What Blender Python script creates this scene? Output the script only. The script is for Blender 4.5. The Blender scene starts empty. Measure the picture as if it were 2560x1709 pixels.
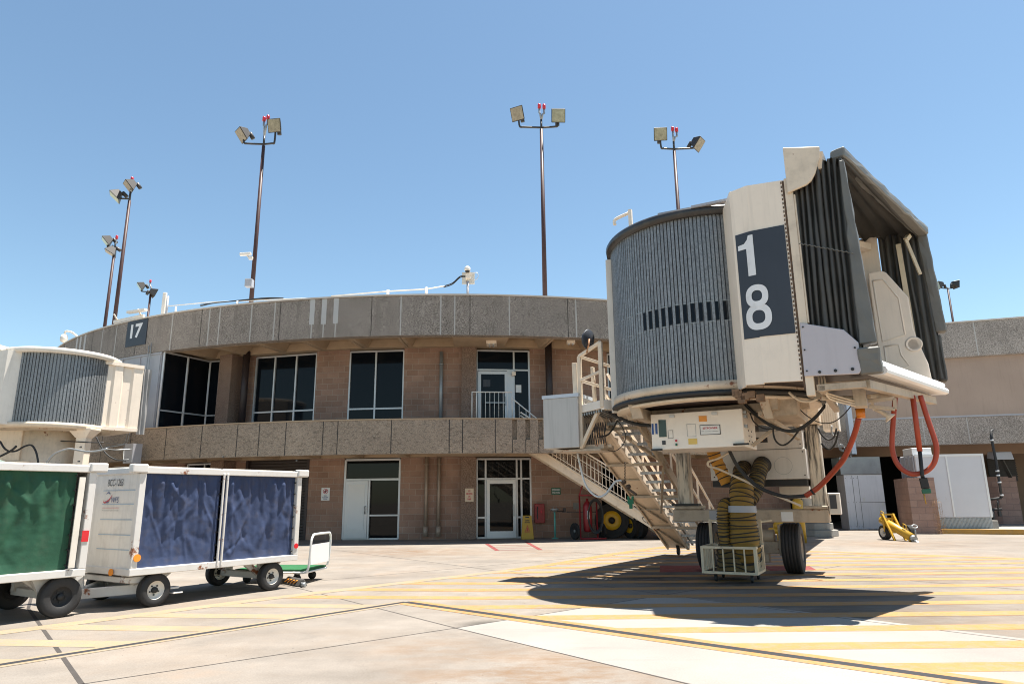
import bpy, math, random
from mathutils import Vector, Matrix, noise
sc = bpy.context.scene
RAD = math.radians
V = Vector
random.seed(7)

# ------------------------------------------------------------------ camera, sky, sun, exposure
EYE = V((0, 0, 1.5)); FOC = 1700.0
TH = RAD(13.0); RO = RAD(.57)
fwd = V((0, math.cos(TH), math.sin(TH))); r0 = V((1, 0, 0)); u0 = r0.cross(fwd)
rt = r0*math.cos(RO)-u0*math.sin(RO); up = u0*math.cos(RO)+r0*math.sin(RO)
cam = bpy.data.cameras.new('camera'); camo = bpy.data.objects.new('camera', cam)
sc.collection.objects.link(camo); sc.camera = camo
cam.sensor_width = 36; cam.lens = FOC/2560*36; cam.clip_end = 3000; cam.clip_start = .1
camo.matrix_world = Matrix(((rt.x, up.x, -fwd.x, EYE.x), (rt.y, up.y, -fwd.y, EYE.y), (rt.z, up.z, -fwd.z, EYE.z), (0, 0, 0, 1)))
SUN = V((.262, .07, 1.0)).normalized()
w = bpy.data.worlds.new('World'); sc.world = w; w.use_nodes = True
nt = w.node_tree; bg = nt.nodes['Background']
sk = nt.nodes.new('ShaderNodeTexSky'); sk.sky_type = 'NISHITA'; sk.sun_disc = False
sk.sun_elevation = math.asin(SUN.z); sk.sun_rotation = math.atan2(SUN.x, SUN.y)
sk.air_density = 1.0; sk.dust_density = 0.5; sk.ozone_density = 0.4; sk.altitude = 350
tint = nt.nodes.new('ShaderNodeVectorMath'); tint.operation = 'MULTIPLY'; tint.inputs[1].default_value = (.95, 1.045, .985)
nt.links.new(sk.outputs[0], tint.inputs[0]); nt.links.new(tint.outputs[0], bg.inputs[0]); bg.inputs[1].default_value = .075
sl = bpy.data.lights.new('sun', 'SUN'); sl.energy = 5.0; sl.angle = RAD(.53); sl.color = (1, .95, .875)
so = bpy.data.objects.new('sun', sl); sc.collection.objects.link(so)
so.rotation_euler = SUN.to_track_quat('Z', 'Y').to_euler()
sc.view_settings.view_transform = 'Standard'; sc.view_settings.look = 'None'
sc.view_settings.exposure = 1.34; sc.view_settings.gamma = 1
sc.cycles.filter_width = 1.05

def at(x, y, Y=None, z=None):
    d = fwd*FOC+rt*(x-1280)+up*(854.5-y)
    t = (Y/d.y) if Y is not None else (z-EYE.z)/d.z
    return EYE+d*t

# ------------------------------------------------------------------ materials
def lin(c): return tuple(c)+(1,)
class NT:
    def __init__(s, name):
        s.m = bpy.data.materials.new(name); s.m.use_nodes = True
        s.t = s.m.node_tree; s.b = s.t.nodes['Principled BSDF']
    def n(s, ty, **k):
        x = s.t.nodes.new(ty)
        for a, v in k.items():
            if a in x.inputs: x.inputs[a].default_value = v
            else: setattr(x, a, v)
        return x
    def l(s, a, b): s.t.links.new(a, b)
    def coord(s, kind='Object', scale=(1, 1, 1)):
        c = s.n('ShaderNodeTexCoord'); m = s.n('ShaderNodeMapping'); m.inputs['Scale'].default_value = scale
        s.l(c.outputs[kind], m.inputs[0]); return m.outputs[0]
    def noise(s, vec, scale, detail=4, rough=.55):
        x = s.n('ShaderNodeTexNoise'); x.inputs['Scale'].default_value = scale; x.inputs['Detail'].default_value = detail
        x.inputs['Roughness'].default_value = rough; s.l(vec, x.inputs['Vector']); return x.outputs[0]
    def rng(s, v, a, b, c, d):
        x = s.n('ShaderNodeMapRange'); s.l(v, x.inputs[0])
        for i, q in enumerate((a, b, c, d)): x.inputs[i+1].default_value = q
        return x.outputs[0]
    def mul(s, col, fac):
        x = s.n('ShaderNodeVectorMath', operation='SCALE'); 
        if isinstance(col, tuple): x.inputs[0].default_value = col[:3]
        else: s.l(col, x.inputs[0])
        s.l(fac, x.inputs['Scale']); return x.outputs[0]
    def mix(s, fac, a, b):
        x = s.n('ShaderNodeMix', data_type='RGBA')
        if isinstance(fac, float): x.inputs[0].default_value = fac
        else: s.l(fac, x.inputs[0])
        for i, q in ((6, a), (7, b)):
            if isinstance(q, tuple): x.inputs[i].default_value = lin(q[:3])
            else: s.l(q, x.inputs[i])
        return x.outputs[2]
    def bump(s, h, strength, dist=.01):
        x = s.n('ShaderNodeBump'); x.inputs['Strength'].default_value = strength; x.inputs['Distance'].default_value = dist
        s.l(h, x.inputs['Height']); s.l(x.outputs[0], s.b.inputs['Normal'])
    def fin(s, col, rough=.6, metal=0, spec=.5):
        if isinstance(col, tuple): s.b.inputs['Base Color'].default_value = lin(col[:3])
        else: s.l(col, s.b.inputs['Base Color'])
        s.b.inputs['Roughness'].default_value = rough; s.b.inputs['Metallic'].default_value = metal
        s.b.inputs['Specular IOR Level'].default_value = spec
        return s.m

def paint(name, col, rough=.5, metal=0, var=.1, vs=1.5, dirt=.0, rust=0., streak=0., bump=0., bs=60, spec=.5, fine=0., fs=120, rustcol=(.22, .075, .03), rs=3.0):
    k = NT(name); v = k.coord()
    c = k.mul(col, k.rng(k.noise(v, vs, 5), .25, .75, 1-var, 1+var))
    if fine:
        c = k.mul(c, k.rng(k.noise(v, fs, 2), .3, .7, 1-fine, 1+fine))
    if streak:
        v2 = k.coord(scale=(6, 6, .35))
        c = k.mix(k.rng(k.noise(v2, 2.2, 5, .6), .52, .75, 0, streak), c, tuple(x*.45 for x in col))
    if dirt:
        c = k.mix(k.rng(k.noise(v, vs*2.3, 8, .65), .5, .72, 0, dirt), c, (.12, .095, .07))
    if rust:
        r = k.rng(k.noise(v, rs, 8, .68), .68-rust*.14, .72-rust*.14, 0, 1)
        c = k.mix(r, c, rustcol)
    if bump: k.bump(k.noise(v, bs, 4), bump)
    return k.fin(c, rough, metal, spec)

M = {}
def aggregate(name, c1, c2, scale, streak=.0, bmp=.5, dark=.0):
    k = NT(name); v = k.coord()
    n1 = k.noise(v, scale, 3, .7)
    c = k.mix(k.rng(n1, .36, .64, 0, 1), c1, c2)
    c = k.mul(c, k.rng(k.noise(v, .8, 6), .25, .75, .85, 1.14))
    if streak:
        v2 = k.coord(scale=(1.5, 1.5, .18)); c = k.mix(k.rng(k.noise(v2, 1.6, 6, .65), .53, .8, 0, streak), c, tuple(x*.5 for x in c1))
    if dark:
        v3 = k.coord(scale=(1, 1, 2.2)); c = k.mix(k.rng(k.noise(v3, 6.5, 7, .8), .5, .66, 0, dark), c, (.05, .042, .035))
    k.bump(n1, bmp, .02)
    return k.fin(c, .92, 0, .2)
M['agg_up'] = aggregate('aggregate upper', (.105, .088, .073), (.42, .365, .315), 30, .5)
M['agg_low'] = aggregate('aggregate lower', (.22, .172, .128), (.42, .34, .26), 34, .25, .7, .7)  # brighter, warmer tone holds the bounce light on the lower band
M['agg_pier'] = aggregate('aggregate pier', (.14, .09, .065), (.31, .22, .17), 26, .1)
M['agg_wing'] = aggregate('aggregate wing', (.16, .135, .115), (.47, .415, .365), 24, .35)

def brick(name, a, b, mort, bw=.48, bh=.24, rough=.9):
    k = NT(name); c = k.n('ShaderNodeTexCoord'); t = k.n('ShaderNodeTexBrick')
    k.l(c.outputs['UV'], t.inputs['Vector'])
    t.inputs['Color1'].default_value = lin(a); t.inputs['Color2'].default_value = lin(b); t.inputs['Mortar'].default_value = lin(mort)
    t.inputs['Scale'].default_value = 1; t.inputs['Mortar Size'].default_value = .010; t.inputs['Mortar Smooth'].default_value = .25
    t.inputs['Brick Width'].default_value = bw; t.inputs['Row Height'].default_value = bh; t.inputs['Bias'].default_value = -.1
    o = k.coord()
    col = k.mul(t.outputs[0], k.rng(k.noise(o, .9, 6), .25, .75, .78, 1.2))
    col = k.mul(col, k.rng(k.noise(o, 70, 3), .3, .7, .88, 1.12))
    ef = k.coord(scale=(1, 1, .6)); col = k.mix(k.rng(k.noise(ef, 1.7, 7, .7), .6, .78, 0, .35), col, (.42, .36, .32))
    iv = k.n('ShaderNodeMath', operation='SUBTRACT'); iv.inputs[0].default_value = 1; k.l(t.outputs['Fac'], iv.inputs[1])
    k.bump(iv.outputs[0], .6, .012)
    return k.fin(col, rough, 0, .2)
M['block'] = brick('brown concrete block', (.285, .175, .126), (.36, .228, .168), (.37, .285, .23))
M['block2'] = brick('pink block wall', (.33, .215, .175), (.39, .26, .21), (.27, .19, .16), .5, .26)

def apron():
    k = NT('apron concrete'); v = k.coord()
    c = k.mix(k.rng(k.noise(v, .16, 6, .6), .32, .68, 0, 1), (.195, .168, .141), (.25, .222, .19))
    c = k.mul(c, k.rng(k.noise(v, 1.1, 8, .68), .3, .7, .80, 1.14))
    c = k.mix(k.rng(k.noise(v, .33, 8, .7), .47, .68, 0, .5), c, (.225, .168, .118))
    c = k.mix(k.rng(k.noise(v, .8, 9, .72), .56, .74, 0, .6), c, (.12, .105, .09))
    c = k.mul(c, k.rng(k.noise(v, 55, 3, .7), .3, .7, .86, 1.13))
    v2 = k.coord(scale=(.35, 1.5, 1)); c = k.mul(c, k.rng(k.noise(v2, .9, 6, .65), .3, .75, .9, 1.08))
    c = k.mix(k.rng(k.noise(v, .55, 7, .62), .60, .78, 0, .55), c, (.23, .145, .085))
    c = k.mix(k.rng(k.noise(v, 16, 2, .5), .735, .76, 0, .8), c, (.06, .05, .045))
    ps0 = k.n('ShaderNodeTexCoord').outputs['Object']; tt = None
    for (x, y, rr, a) in ((.2, 6.4, 1.7, .9), (1.2, 5.4, 1.3, .9), (-.9, 7.6, 1.0, .5), (-3.2, 21.3, 2.6, .8), (.6, 20.6, 1.8, .5), (8.5, 13.8, 2.6, .6), (10.5, 17.5, 3, .4), (-2.2, 5.2, 1.2, .4), (12, 22.5, 3, .5), (5.6, 9.2, 2.0, .35)):
        d = k.n('ShaderNodeVectorMath', operation='DISTANCE'); k.l(ps0, d.inputs[0]); d.inputs[1].default_value = (x, y, 0)
        g = k.rng(d.outputs['Value'], rr, rr*.2, 0, a)
        if tt is None: tt = g
        else: m = k.n('ShaderNodeMath', operation='MAXIMUM'); k.l(tt, m.inputs[0]); k.l(g, m.inputs[1]); tt = m.outputs[0]
    m = k.n('ShaderNodeMath', operation='MULTIPLY'); k.l(tt, m.inputs[0]); k.l(k.rng(k.noise(k.coord(scale=(.8, 1.5, 1)), 1.9, 9, .72), .40, .62, 0, 1), m.inputs[1])
    c = k.mix(m.outputs[0], c, (.165, .098, .052))
    # oil and tyre stains where aircraft equipment stands
    pos = k.n('ShaderNodeTexCoord').outputs['Object']
    tot = None
    for (x, y, rr, a) in ((2.7, 13.7, 1.5, .9), (3.9, 12.8, 1.2, .9), (4.4, 9.6, 1.6, .45), (6.6, 13.2, 1.6, .35), (1.2, 9.9, .5, .5), (5.2, 11.4, 1.5, .5), (3.2, 15.6, 1.3, .5), (-.3, 8.9, .35, .8), (8.2, 15.0, 1.9, .25)):
        d = k.n('ShaderNodeVectorMath', operation='DISTANCE'); k.l(pos, d.inputs[0]); d.inputs[1].default_value = (x, y, 0)
        g = k.rng(d.outputs['Value'], rr*1.35, 0, 0, min(1, a*1.25))
        if tot is None: tot = g
        else:
            m = k.n('ShaderNodeMath', operation='MAXIMUM'); k.l(tot, m.inputs[0]); k.l(g, m.inputs[1]); tot = m.outputs[0]
    v3 = k.coord(scale=(.5, 1.6, 1)); nn = k.rng(k.noise(v3, 1.5, 8, .7), .30, .52, 0, 1)
    m = k.n('ShaderNodeMath', operation='MULTIPLY'); k.l(tot, m.inputs[0]); k.l(nn, m.inputs[1])
    c = k.mix(m.outputs[0], c, (.016, .015, .014))
    k.bump(k.noise(v, 70, 4, .7), .25, .004)
    return k.fin(c, .9, 0, .25)
M['apron'] = apron()
def slab():
    k = NT('new white concrete'); v = k.coord()
    c = k.mul((.285, .26, .232), k.rng(k.noise(v, .5, 7, .6), .3, .7, .84, 1.10))
    c = k.mul(c, k.rng(k.noise(v, 60, 3), .3, .7, .88, 1.06))
    v2 = k.coord(scale=(.3, 1.8, 1)); c = k.mix(k.rng(k.noise(v2, 1.6, 8, .7), .56, .75, 0, .5), c, (.16, .15, .14))
    return k.fin(c, .9, 0, .25)
M['slab'] = slab()
def wornpaint(name, col, lo, hi, under=(.225, .198, .168)):
    k = NT(name); v = k.coord()
    c = k.mul(col, k.rng(k.noise(v, 1.2, 7, .65), .3, .7, .85, 1.1))
    c = k.mix(k.rng(k.noise(v, 7, 9, .75), lo, hi, 0, .75), c, under)
    c = k.mix(k.rng(k.noise(v, 1.3, 9, .75), .62, .74, 0, .6), c, (.22, .15, .08))
    c = k.mul(c, k.rng(k.noise(v, 60, 3), .3, .7, .9, 1.08))
    return k.fin(c, .8, 0, .3)
M['yellow_line'] = wornpaint('yellow apron paint', (.35, .188, .064), .45, .70)
M['yellow_pale'] = wornpaint('faded yellow apron paint', (.30, .222, .13), .42, .64)
M['black_line'] = wornpaint('black apron paint', (.03, .03, .033), .62, .8)
M['red_line'] = wornpaint('red apron paint', (.19, .036, .034), .5, .75)
M['joint'] = paint('joint sealant', (.05, .042, .036), .9, var=.3, vs=3)
M['kerb'] = wornpaint('yellow kerb paint', (.42, .235, .06), .5, .75)
M['conc_pad'] = paint('grey concrete', (.27, .25, .22), .9, var=.18, fine=.1, dirt=.3)
M['white'] = paint('white metal paint', (.72, .665, .585), .42, var=.06, dirt=.12, streak=.18)
M['white_rust'] = paint('white cart paint with rust', (.62, .595, .56), .45, var=.05, rust=.62, dirt=.12, rs=2.6)
M['cart_panel'] = paint('white ribbed cart panel', (.70, .67, .62), .5, var=.05, dirt=.16, streak=.25)
M['cream'] = paint('cream jetway paint', (.68, .565, .43), .45, var=.07, dirt=.25, streak=.25, rust=.22)
M['cream_clean'] = paint('cream panel paint', (.82, .705, .575), .42, var=.05, streak=.2, dirt=.08, rust=.12)
M['cream_dirty_shaded'] = paint('dirty shaded cream paint', (.46, .375, .28), .55, var=.12, dirt=.5, rust=.45, streak=.35)  # dirt and rust over a base darkened for shade under the cab
def sooty():
    k = NT('grease streaked column'); v = k.coord(); v2 = k.coord(scale=(7, 7, .55))
    c = k.mul((.62, .54, .43), k.rng(k.noise(v, 2, 5), .3, .7, .9, 1.1))
    return k.fin(k.mix(k.rng(k.noise(v2, 1.5, 6, .65), .47, .6, 0, .96), c, (.025, .02, .016)), .45)
M['cream_sooty'] = sooty()
M['rust_band'] = paint('rusty cream band', (.64, .51, .37), .5, var=.1, dirt=.3, rust=.75, rs=2.2)
M['galv'] = None
def galv(name, a, b):
    k = NT(name); v = k.coord(scale=(1, 1, .7))
    vo = k.n('ShaderNodeTexVoronoi'); vo.inputs['Scale'].default_value = 45; k.l(v, vo.inputs['Vector'])
    c = k.mix(k.rng(vo.outputs['Distance'], .05, .75, 0, 1), a, b)
    c = k.mul(c, k.rng(k.noise(v, 25, 4), .3, .7, .8, 1.2))
    v2 = k.coord(scale=(5, 5, .25)); c = k.mul(c, k.rng(k.noise(v2, 1.5, 5, .6), .3, .7, .8, 1.15))
    return k.fin(c, .5, .45, .5)
M['galv'] = galv('galvanised slats', (.155, .162, .166), (.265, .275, .28))
M['galv_box'] = galv('galvanised box', (.30, .32, .34), (.42, .44, .46))
M['steel'] = paint('bare steel', (.33, .34, .34), .45, .5, var=.15, dirt=.2)
M['alu'] = paint('aluminium frame', (.56, .56, .56), .4, .35, var=.06)
M['black'] = paint('black rubber', (.018, .018, .018), .6, var=.2)
M['tyre'] = paint('tyre rubber', (.022, .021, .021), .75, var=.25, fine=.15, fs=40)
M['greymetal'] = paint('grey painted metal', (.36, .36, .38), .5, var=.06, streak=.15)
M['lavender'] = paint('pale grey plate', (.46, .43, .45), .5, var=.04, streak=.1)
M['navy'] = paint('dark navy sign paint', (.032, .038, .05), .5, var=.15, streak=.2)
M['numeral'] = paint('worn white numeral paint', (.72, .72, .72), .5, var=.07, dirt=.2)
M['brownpole'] = paint('brown painted steel', (.062, .032, .029), .5, var=.2, spec=.25)
M['darkbrown'] = paint('dark brown steel', (.035, .022, .02), .5, var=.1)
M['fixture'] = paint('dark bronze fixture', (.03, .026, .022), .5, var=.1)
M['lampglass'] = paint('floodlight glass', (.30, .27, .20), .12, .35, var=.3, vs=6)
M['redlens'] = paint('red beacon lens', (.55, .02, .035), .2)
M['amber'] = paint('amber beacon lens', (.62, .19, .02), .25)
def glass(name, c, r=.04, sp=.16):
    k = NT(name); v = k.coord(); k.bump(k.noise(v, 1.1, 1), .012, .05)
    return k.fin(c, r, 0, sp)
M['glass'] = glass('dark window glass', (.006, .008, .011))
M['glass_low'] = glass('ground floor glass', (.008, .008, .008), .03, .2)
M['rolldoor'] = paint('brown roller shutter', (.038, .028, .024), .5, var=.1)
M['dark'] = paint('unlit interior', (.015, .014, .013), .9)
M['soffit'] = paint('tan soffit concrete', (.42, .31, .205), .9, var=.14, dirt=.15)
M['tanwall'] = paint('tan stucco', (.34, .255, .20), .95, var=.09, vs=.6, fine=.08, streak=.22)
M['brownwall'] = paint('brown stucco', (.28, .185, .125), .95, var=.08, fine=.06, dirt=.15)
M['coping'] = paint('cream coping metal', (.58, .52, .45), .5, var=.06)
M['caulk'] = paint('pale caulk', (.42, .40, .37), .8, var=.15, dirt=.2)
M['recess'] = paint('pale recess', (.46, .45, .43), .8, var=.08)
M['roof'] = paint('roof membrane', (.45, .43, .4), .9)
M['downspout'] = paint('weathered downspout', (.36, .28, .215), .45, .2, var=.2, dirt=.4, streak=.3)
M['bellows'] = paint('grey bellows vinyl', (.062, .058, .050), .55, var=.25, vs=3, fine=.05, bump=.15, bs=9)
M['bellows_light'] = paint('grey vinyl pad', (.14, .135, .12), .5, var=.14, vs=3, bump=.35, bs=7)
M['silver'] = paint('silver bumper roll', (.80, .80, .80), .35, .0, var=.04)
M['blue_cloth'] = paint('blue curtain vinyl', (.042, .060, .122), .7, var=.16, vs=2.5, dirt=.25, spec=.2, fine=.06, fs=200, bump=.25, bs=18)
M['green_cloth'] = paint('green curtain vinyl', (.023, .083, .048), .7, var=.16, vs=2.5, dirt=.15, spec=.25, fine=.06, fs=200, bump=.25, bs=18)
M['duct'] = paint('yellow duct fabric', (.225, .13, .018), .7, var=.2, vs=4, dirt=.35)
M['duct_orange'] = paint('orange duct fabric', (.50, .22, .02), .7, var=.15, vs=4, dirt=.2)
M['duct_dark'] = paint('dirty duct fabric', (.14, .095, .03), .8, var=.25, vs=4, dirt=.4)
M['ductrib'] = paint('black duct rib', (.02, .018, .015), .7)
M['tape'] = paint('grey tape', (.36, .37, .40), .45, var=.1)
M['orange'] = paint('orange cable sleeve', (.36, .052, .022), .5, var=.1, vs=4, dirt=.15)
M['yellow'] = paint('yellow paint', (.46, .265, .014), .4, var=.08, dirt=.15)
M['yellow_hub'] = paint('yellow hub paint', (.70, .42, .02), .4, var=.08, dirt=.3)
M['paleyellow'] = paint('pale yellow cage paint', (.66, .55, .38), .5, var=.08, dirt=.25, rust=.3)
M['red'] = paint('red paint', (.26, .014, .018), .4, var=.1)
M['teal'] = paint('teal pipe paint', (.10, .33, .28), .5, var=.1)
M['greensign'] = paint('green sign', (.01, .11, .06), .4)
M['greenstrap'] = paint('green strap', (.01, .16, .08), .6)
M['turf'] = paint('green deck carpet', (.012, .10, .032), .95, var=.25, vs=8, fine=.3, fs=90)
M['bluepaint'] = paint('blue paint', (.02, .07, .25), .4)
M['orangedecal'] = paint('orange decal', (.75, .30, .04), .4)
M['yellowdecal'] = paint('yellow decal', (.72, .50, .12), .4)
M['reflector_o'] = paint('orange reflector', (.80, .28, .03), .25)
M['reflector_r'] = paint('red reflector', (.65, .02, .03), .25)
M['ink'] = paint('black ink', (.02, .02, .025), .5)
M['redink'] = paint('red ink', (.5, .02, .04), .5)
M['blueink'] = paint('blue ink', (.06, .09, .22), .5)
M['paleblue'] = paint('pale blue stripe', (.32, .42, .52), .5)
M['signwhite'] = paint('white sign face', (.72, .72, .70), .4, var=.03)
M['signtan'] = paint('tan sign face', (.62, .50, .36), .5, var=.04)
M['chain'] = paint('rusty chain', (.07, .045, .03), .6)
M['clearhose'] = paint('clear hose', (.55, .58, .60), .3)
M['weed'] = paint('dry weeds', (.34, .20, .10), .9, var=.3)
M['paleblue_metal'] = paint('pale blue column paint', (.50, .56, .63), .5, var=.05)
M['wood'] = paint('weathered chock', (.05, .045, .04), .8, var=.3)
M['grid'] = paint('grille', (.05, .05, .055), .5)

# ------------------------------------------------------------------ mesh helpers
class MB:
    def __init__(s): s.v = []; s.f = []; s.sm = []; s.uv = {}
    def add(s, vs, fs, sm=False, uvs=None):
        o = len(s.v); s.v += [V(p) for p in vs]
        for i, f in enumerate(fs):
            if uvs: s.uv[len(s.f)] = uvs[i]
            s.f.append([o+q for q in f]); s.sm.append(sm)
        return s
    def hexa(s, p):   # p: 4 bottom, 4 top
        return s.add(p, [(3, 2, 1, 0), (4, 5, 6, 7), (0, 1, 5, 4), (1, 2, 6, 5), (2, 3, 7, 6), (3, 0, 4, 7)])
    def box(s, x0, x1, y0, y1, z0, z1):
        return s.hexa([(x0, y0, z0), (x1, y0, z0), (x1, y1, z0), (x0, y1, z0), (x0, y0, z1), (x1, y0, z1), (x1, y1, z1), (x0, y1, z1)])
    def beam(s, p, q, w, h, upv=(0, 0, 1)):
        p = V(p); q = V(q); d = (q-p).normalized(); a = d.cross(V(upv))
        if a.length < 1e-4: a = d.cross(V((1, 0, 0)))
        a.normalize(); b = a.cross(d).normalized(); a *= w/2; b *= h/2
        return s.hexa([p-a-b, p+a-b, q+a-b, q-a-b, p-a+b, p+a+b, q+a+b, q-a+b])
    def tube(s, pts, r, n=8, cap=True):
        pts = [V(p) for p in pts]; rs = r if isinstance(r, (list, tuple)) else [r]*len(pts)
        vs = []; prev = None
        for i, p in enumerate(pts):
            d = (pts[min(i+1, len(pts)-1)]-pts[max(i-1, 0)]).normalized()
            if prev is None:
                a = d.cross(V((0, 0, 1)))
                if a.length < .05: a = d.cross(V((1, 0, 0)))
            else: a = prev-d*prev.dot(d)
            a.normalize(); prev = a; b = d.cross(a)
            for j in range(n):
                t = 2*math.pi*j/n; vs.append(p+(a*math.cos(t)+b*math.sin(t))*rs[i])
        fs = []
        for i in range(len(pts)-1):
            for j in range(n):
                k = (j+1) % n; fs.append((i*n+j, i*n+k, (i+1)*n+k, (i+1)*n+j))
        s.add(vs, fs, True)
        if cap:
            o = len(s.v)-len(vs)
            s.f.append([o+j for j in reversed(range(n))]); s.sm.append(False)
            e = o+(len(pts)-1)*n; s.f.append([e+j for j in range(n)]); s.sm.append(False)
        return s
    def cyl(s, p, q, r, n=16): return s.tube([p, q], r, n)
    def revolve(s, prof, c, ax, n=28, a0=0, a1=2*math.pi, smooth=True):
        c = V(c); ax = V(ax).normalized(); e = ax.cross(V((0, 0, 1)))
        if e.length < .05: e = V((1, 0, 0))
        e.normalize(); g = ax.cross(e); full = abs(a1-a0-2*math.pi) < 1e-6; m = n if full else n+1
        vs = []
        for j in range(m):
            t = a0+(a1-a0)*j/n; dd = e*math.cos(t)+g*math.sin(t)
            for r, h in prof: vs.append(c+ax*h+dd*r)
        k = len(prof); fs = []
        for j in range(n):
            j2 = (j+1) % m
            for i in range(k-1): fs.append((j*k+i, j*k+i+1, j2*k+i+1, j2*k+i))
        return s.add(vs, fs, smooth)
    def prism(s, poly, ext):
        poly = [V(p) for p in poly]; ext = V(ext); n = len(poly)
        return s.add(poly+[p+ext for p in poly], [tuple(reversed(range(n))), tuple(range(n, 2*n))]+[(i, (i+1) % n, n+(i+1) % n, n+i) for i in range(n)])
    def grid(s, fn, nu, nv, sm=True):
        vs = [fn(i/nu, j/nv) for j in range(nv+1) for i in range(nu+1)]
        fs = [(j*(nu+1)+i, j*(nu+1)+i+1, (j+1)*(nu+1)+i+1, (j+1)*(nu+1)+i) for j in range(nv) for i in range(nu)]
        return s.add(vs, fs, sm)
    def disc(s, c, ax, r, n=20, th=.01): return s.revolve([(0, 0), (r, 0), (r, th), (0, th)], c, ax, n, smooth=False)
    def panel(s, p, q, z0, z1, th, uvm=1.0):   # upright wall slab from p to q (xy), thickness away to the left, uv in metres
        p = V((p[0], p[1], 0)); q = V((q[0], q[1], 0)); d = q-p; L = d.length; nrm = V((-d.y, d.x, 0)).normalized()*th
        a = [p+V((0, 0, z0)), q+V((0, 0, z0)), q+V((0, 0, z1)), p+V((0, 0, z1))]
        b = [x+nrm for x in a]
        fs = [(0, 1, 2, 3), (5, 4, 7, 6), (1, 5, 6, 2), (4, 0, 3, 7), (3, 2, 6, 7), (4, 5, 1, 0)]
        t = th
        uvs = [[(0, z0), (L, z0), (L, z1), (0, z1)], [(L, z0), (0, z0), (0, z1), (L, z1)], [(L, z0), (L+t, z0), (L+t, z1), (L, z1)],
               [(-t, z0), (0, z0), (0, z1), (-t, z1)], [(0, 0), (L, 0), (L, t), (0, t)], [(0, 0), (L, 0), (L, t), (0, t)]]
        return s.add(a+b, fs, False, uvs)

COL = sc.collection; MATX = {}
def thing(name, label, cat, loc=(0, 0, 0), rz=0, group=None):
    o = bpy.data.objects.new(name, None); COL.objects.link(o); o.empty_display_size = .2
    o.location = loc; o.rotation_euler = (0, 0, rz); tag(o, label, cat, group)
    MATX[o] = Matrix.Translation(V(loc)) @ Matrix.Rotation(rz, 4, 'Z')
    return o
def tag(o, label, cat, group=None):
    o['label'] = label; o['category'] = cat
    if group: o['group'] = group
    return o
def rootmat(o):
    while o.parent: o = o.parent
    return MATX.get(o, Matrix())
def obj(name, mb, m, parent=None, world=False, bevel=0, label=None, seg=1):
    me = bpy.data.meshes.new(name)
    vs = mb.v
    if world and parent is not None:
        iv = rootmat(parent).inverted(); vs = [iv @ p for p in vs]
    me.from_pydata([tuple(p) for p in vs], [], mb.f)
    me.polygons.foreach_set('use_smooth', mb.sm)
    if mb.uv:
        ul = me.uv_layers.new(name='UVMap')
        for i, p in enumerate(me.polygons):
            if i in mb.uv:
                for li, q in zip(p.loop_indices, mb.uv[i]): ul.data[li].uv = q
    me.materials.append(M[m] if isinstance(m, str) else m); me.update()
    o = bpy.data.objects.new(name, me); COL.objects.link(o)
    if parent: o.parent = parent
    if label: o['label'] = label
    if bevel:
        b = o.modifiers.new('bevel', 'BEVEL'); b.width = bevel; b.segments = seg; b.limit_method = 'ANGLE'; b.angle_limit = RAD(40)
    return o
def merge(name, parts, parent=None, **k):      # one mesh with several materials
    mb = MB(); idx = []; mats = []
    for q, m in parts:
        if m not in mats: mats.append(m)
        o = len(mb.v); f0 = len(mb.f); mb.v += q.v; mb.f += [[o+i for i in f] for f in q.f]; mb.sm += q.sm
        for i, uvv in q.uv.items(): mb.uv[f0+i] = uvv
        idx += [mats.index(m)]*len(q.f)
    ob = obj(name, mb, mats[0], parent, **k)
    for m in mats[1:]: ob.data.materials.append(M[m] if isinstance(m, str) else m)
    ob.data.polygons.foreach_set('material_index', idx); return ob
def loose(name, mb, m, label, cat, group=None, **k):
    c = sum(mb.v, V())/len(mb.v); c.z = min(p.z for p in mb.v)
    mb.v = [p-c for p in mb.v]
    o = obj(name, mb, m, **k); o.location = c; MATX[o] = Matrix.Translation(c)
    return tag(o, label, cat, group)
def struct(name, mb, m):
    o = obj(name, mb, m); o['kind'] = 'structure'; return o
def text(s, bold=0.0, sp=1.0):
    cu = bpy.data.curves.new('t', 'FONT'); cu.body = s; cu.offset = bold; cu.fill_mode = 'FRONT'; cu.resolution_u = 4
    cu.space_line = sp; cu.align_x = 'CENTER' if '\n' in s else 'LEFT'
    o = bpy.data.objects.new('t', cu); COL.objects.link(o)
    dg = bpy.context.evaluated_depsgraph_get(); dg.update()
    me = bpy.data.meshes.new_from_object(o.evaluated_get(dg))
    vs = [(p.co.x, p.co.y) for p in me.vertices]; fs = [tuple(p.vertices) for p in me.polygons]
    bpy.data.objects.remove(o); bpy.data.curves.remove(cu); bpy.data.meshes.remove(me)
    x0 = min(p[0] for p in vs); x1 = max(p[0] for p in vs); y0 = min(p[1] for p in vs); y1 = max(p[1] for p in vs)
    return [((x-x0)/(x1-x0), (y-y0)/(y1-y0)) for x, y in vs], fs
def letters(mb, s, fn, bold=0.0, sp=1.0):
    vs, fs = text(s, bold, sp); return mb.add([fn(u, v) for u, v in vs], fs)
def bez(pts, n=10):     # Catmull-Rom through pts
    P = [V(p) for p in pts]; P = [P[0]*2-P[1]]+P+[P[-1]*2-P[-2]]; out = []
    for i in range(1, len(P)-2):
        for k in range(n):
            t = k/n; a, b, c, d = P[i-1:i+3]
            out.append(.5*((2*b)+(c-a)*t+(2*a-5*b+4*c-d)*t*t+(3*b-a-3*c+d)*t**3))
    out.append(P[-2]); return out
def copy_tree(o, parent=None):
    c = o.copy(); COL.objects.link(c)
    if parent: c.parent = parent
    for ch in list(o.children): copy_tree(ch, c)
    return c

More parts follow.
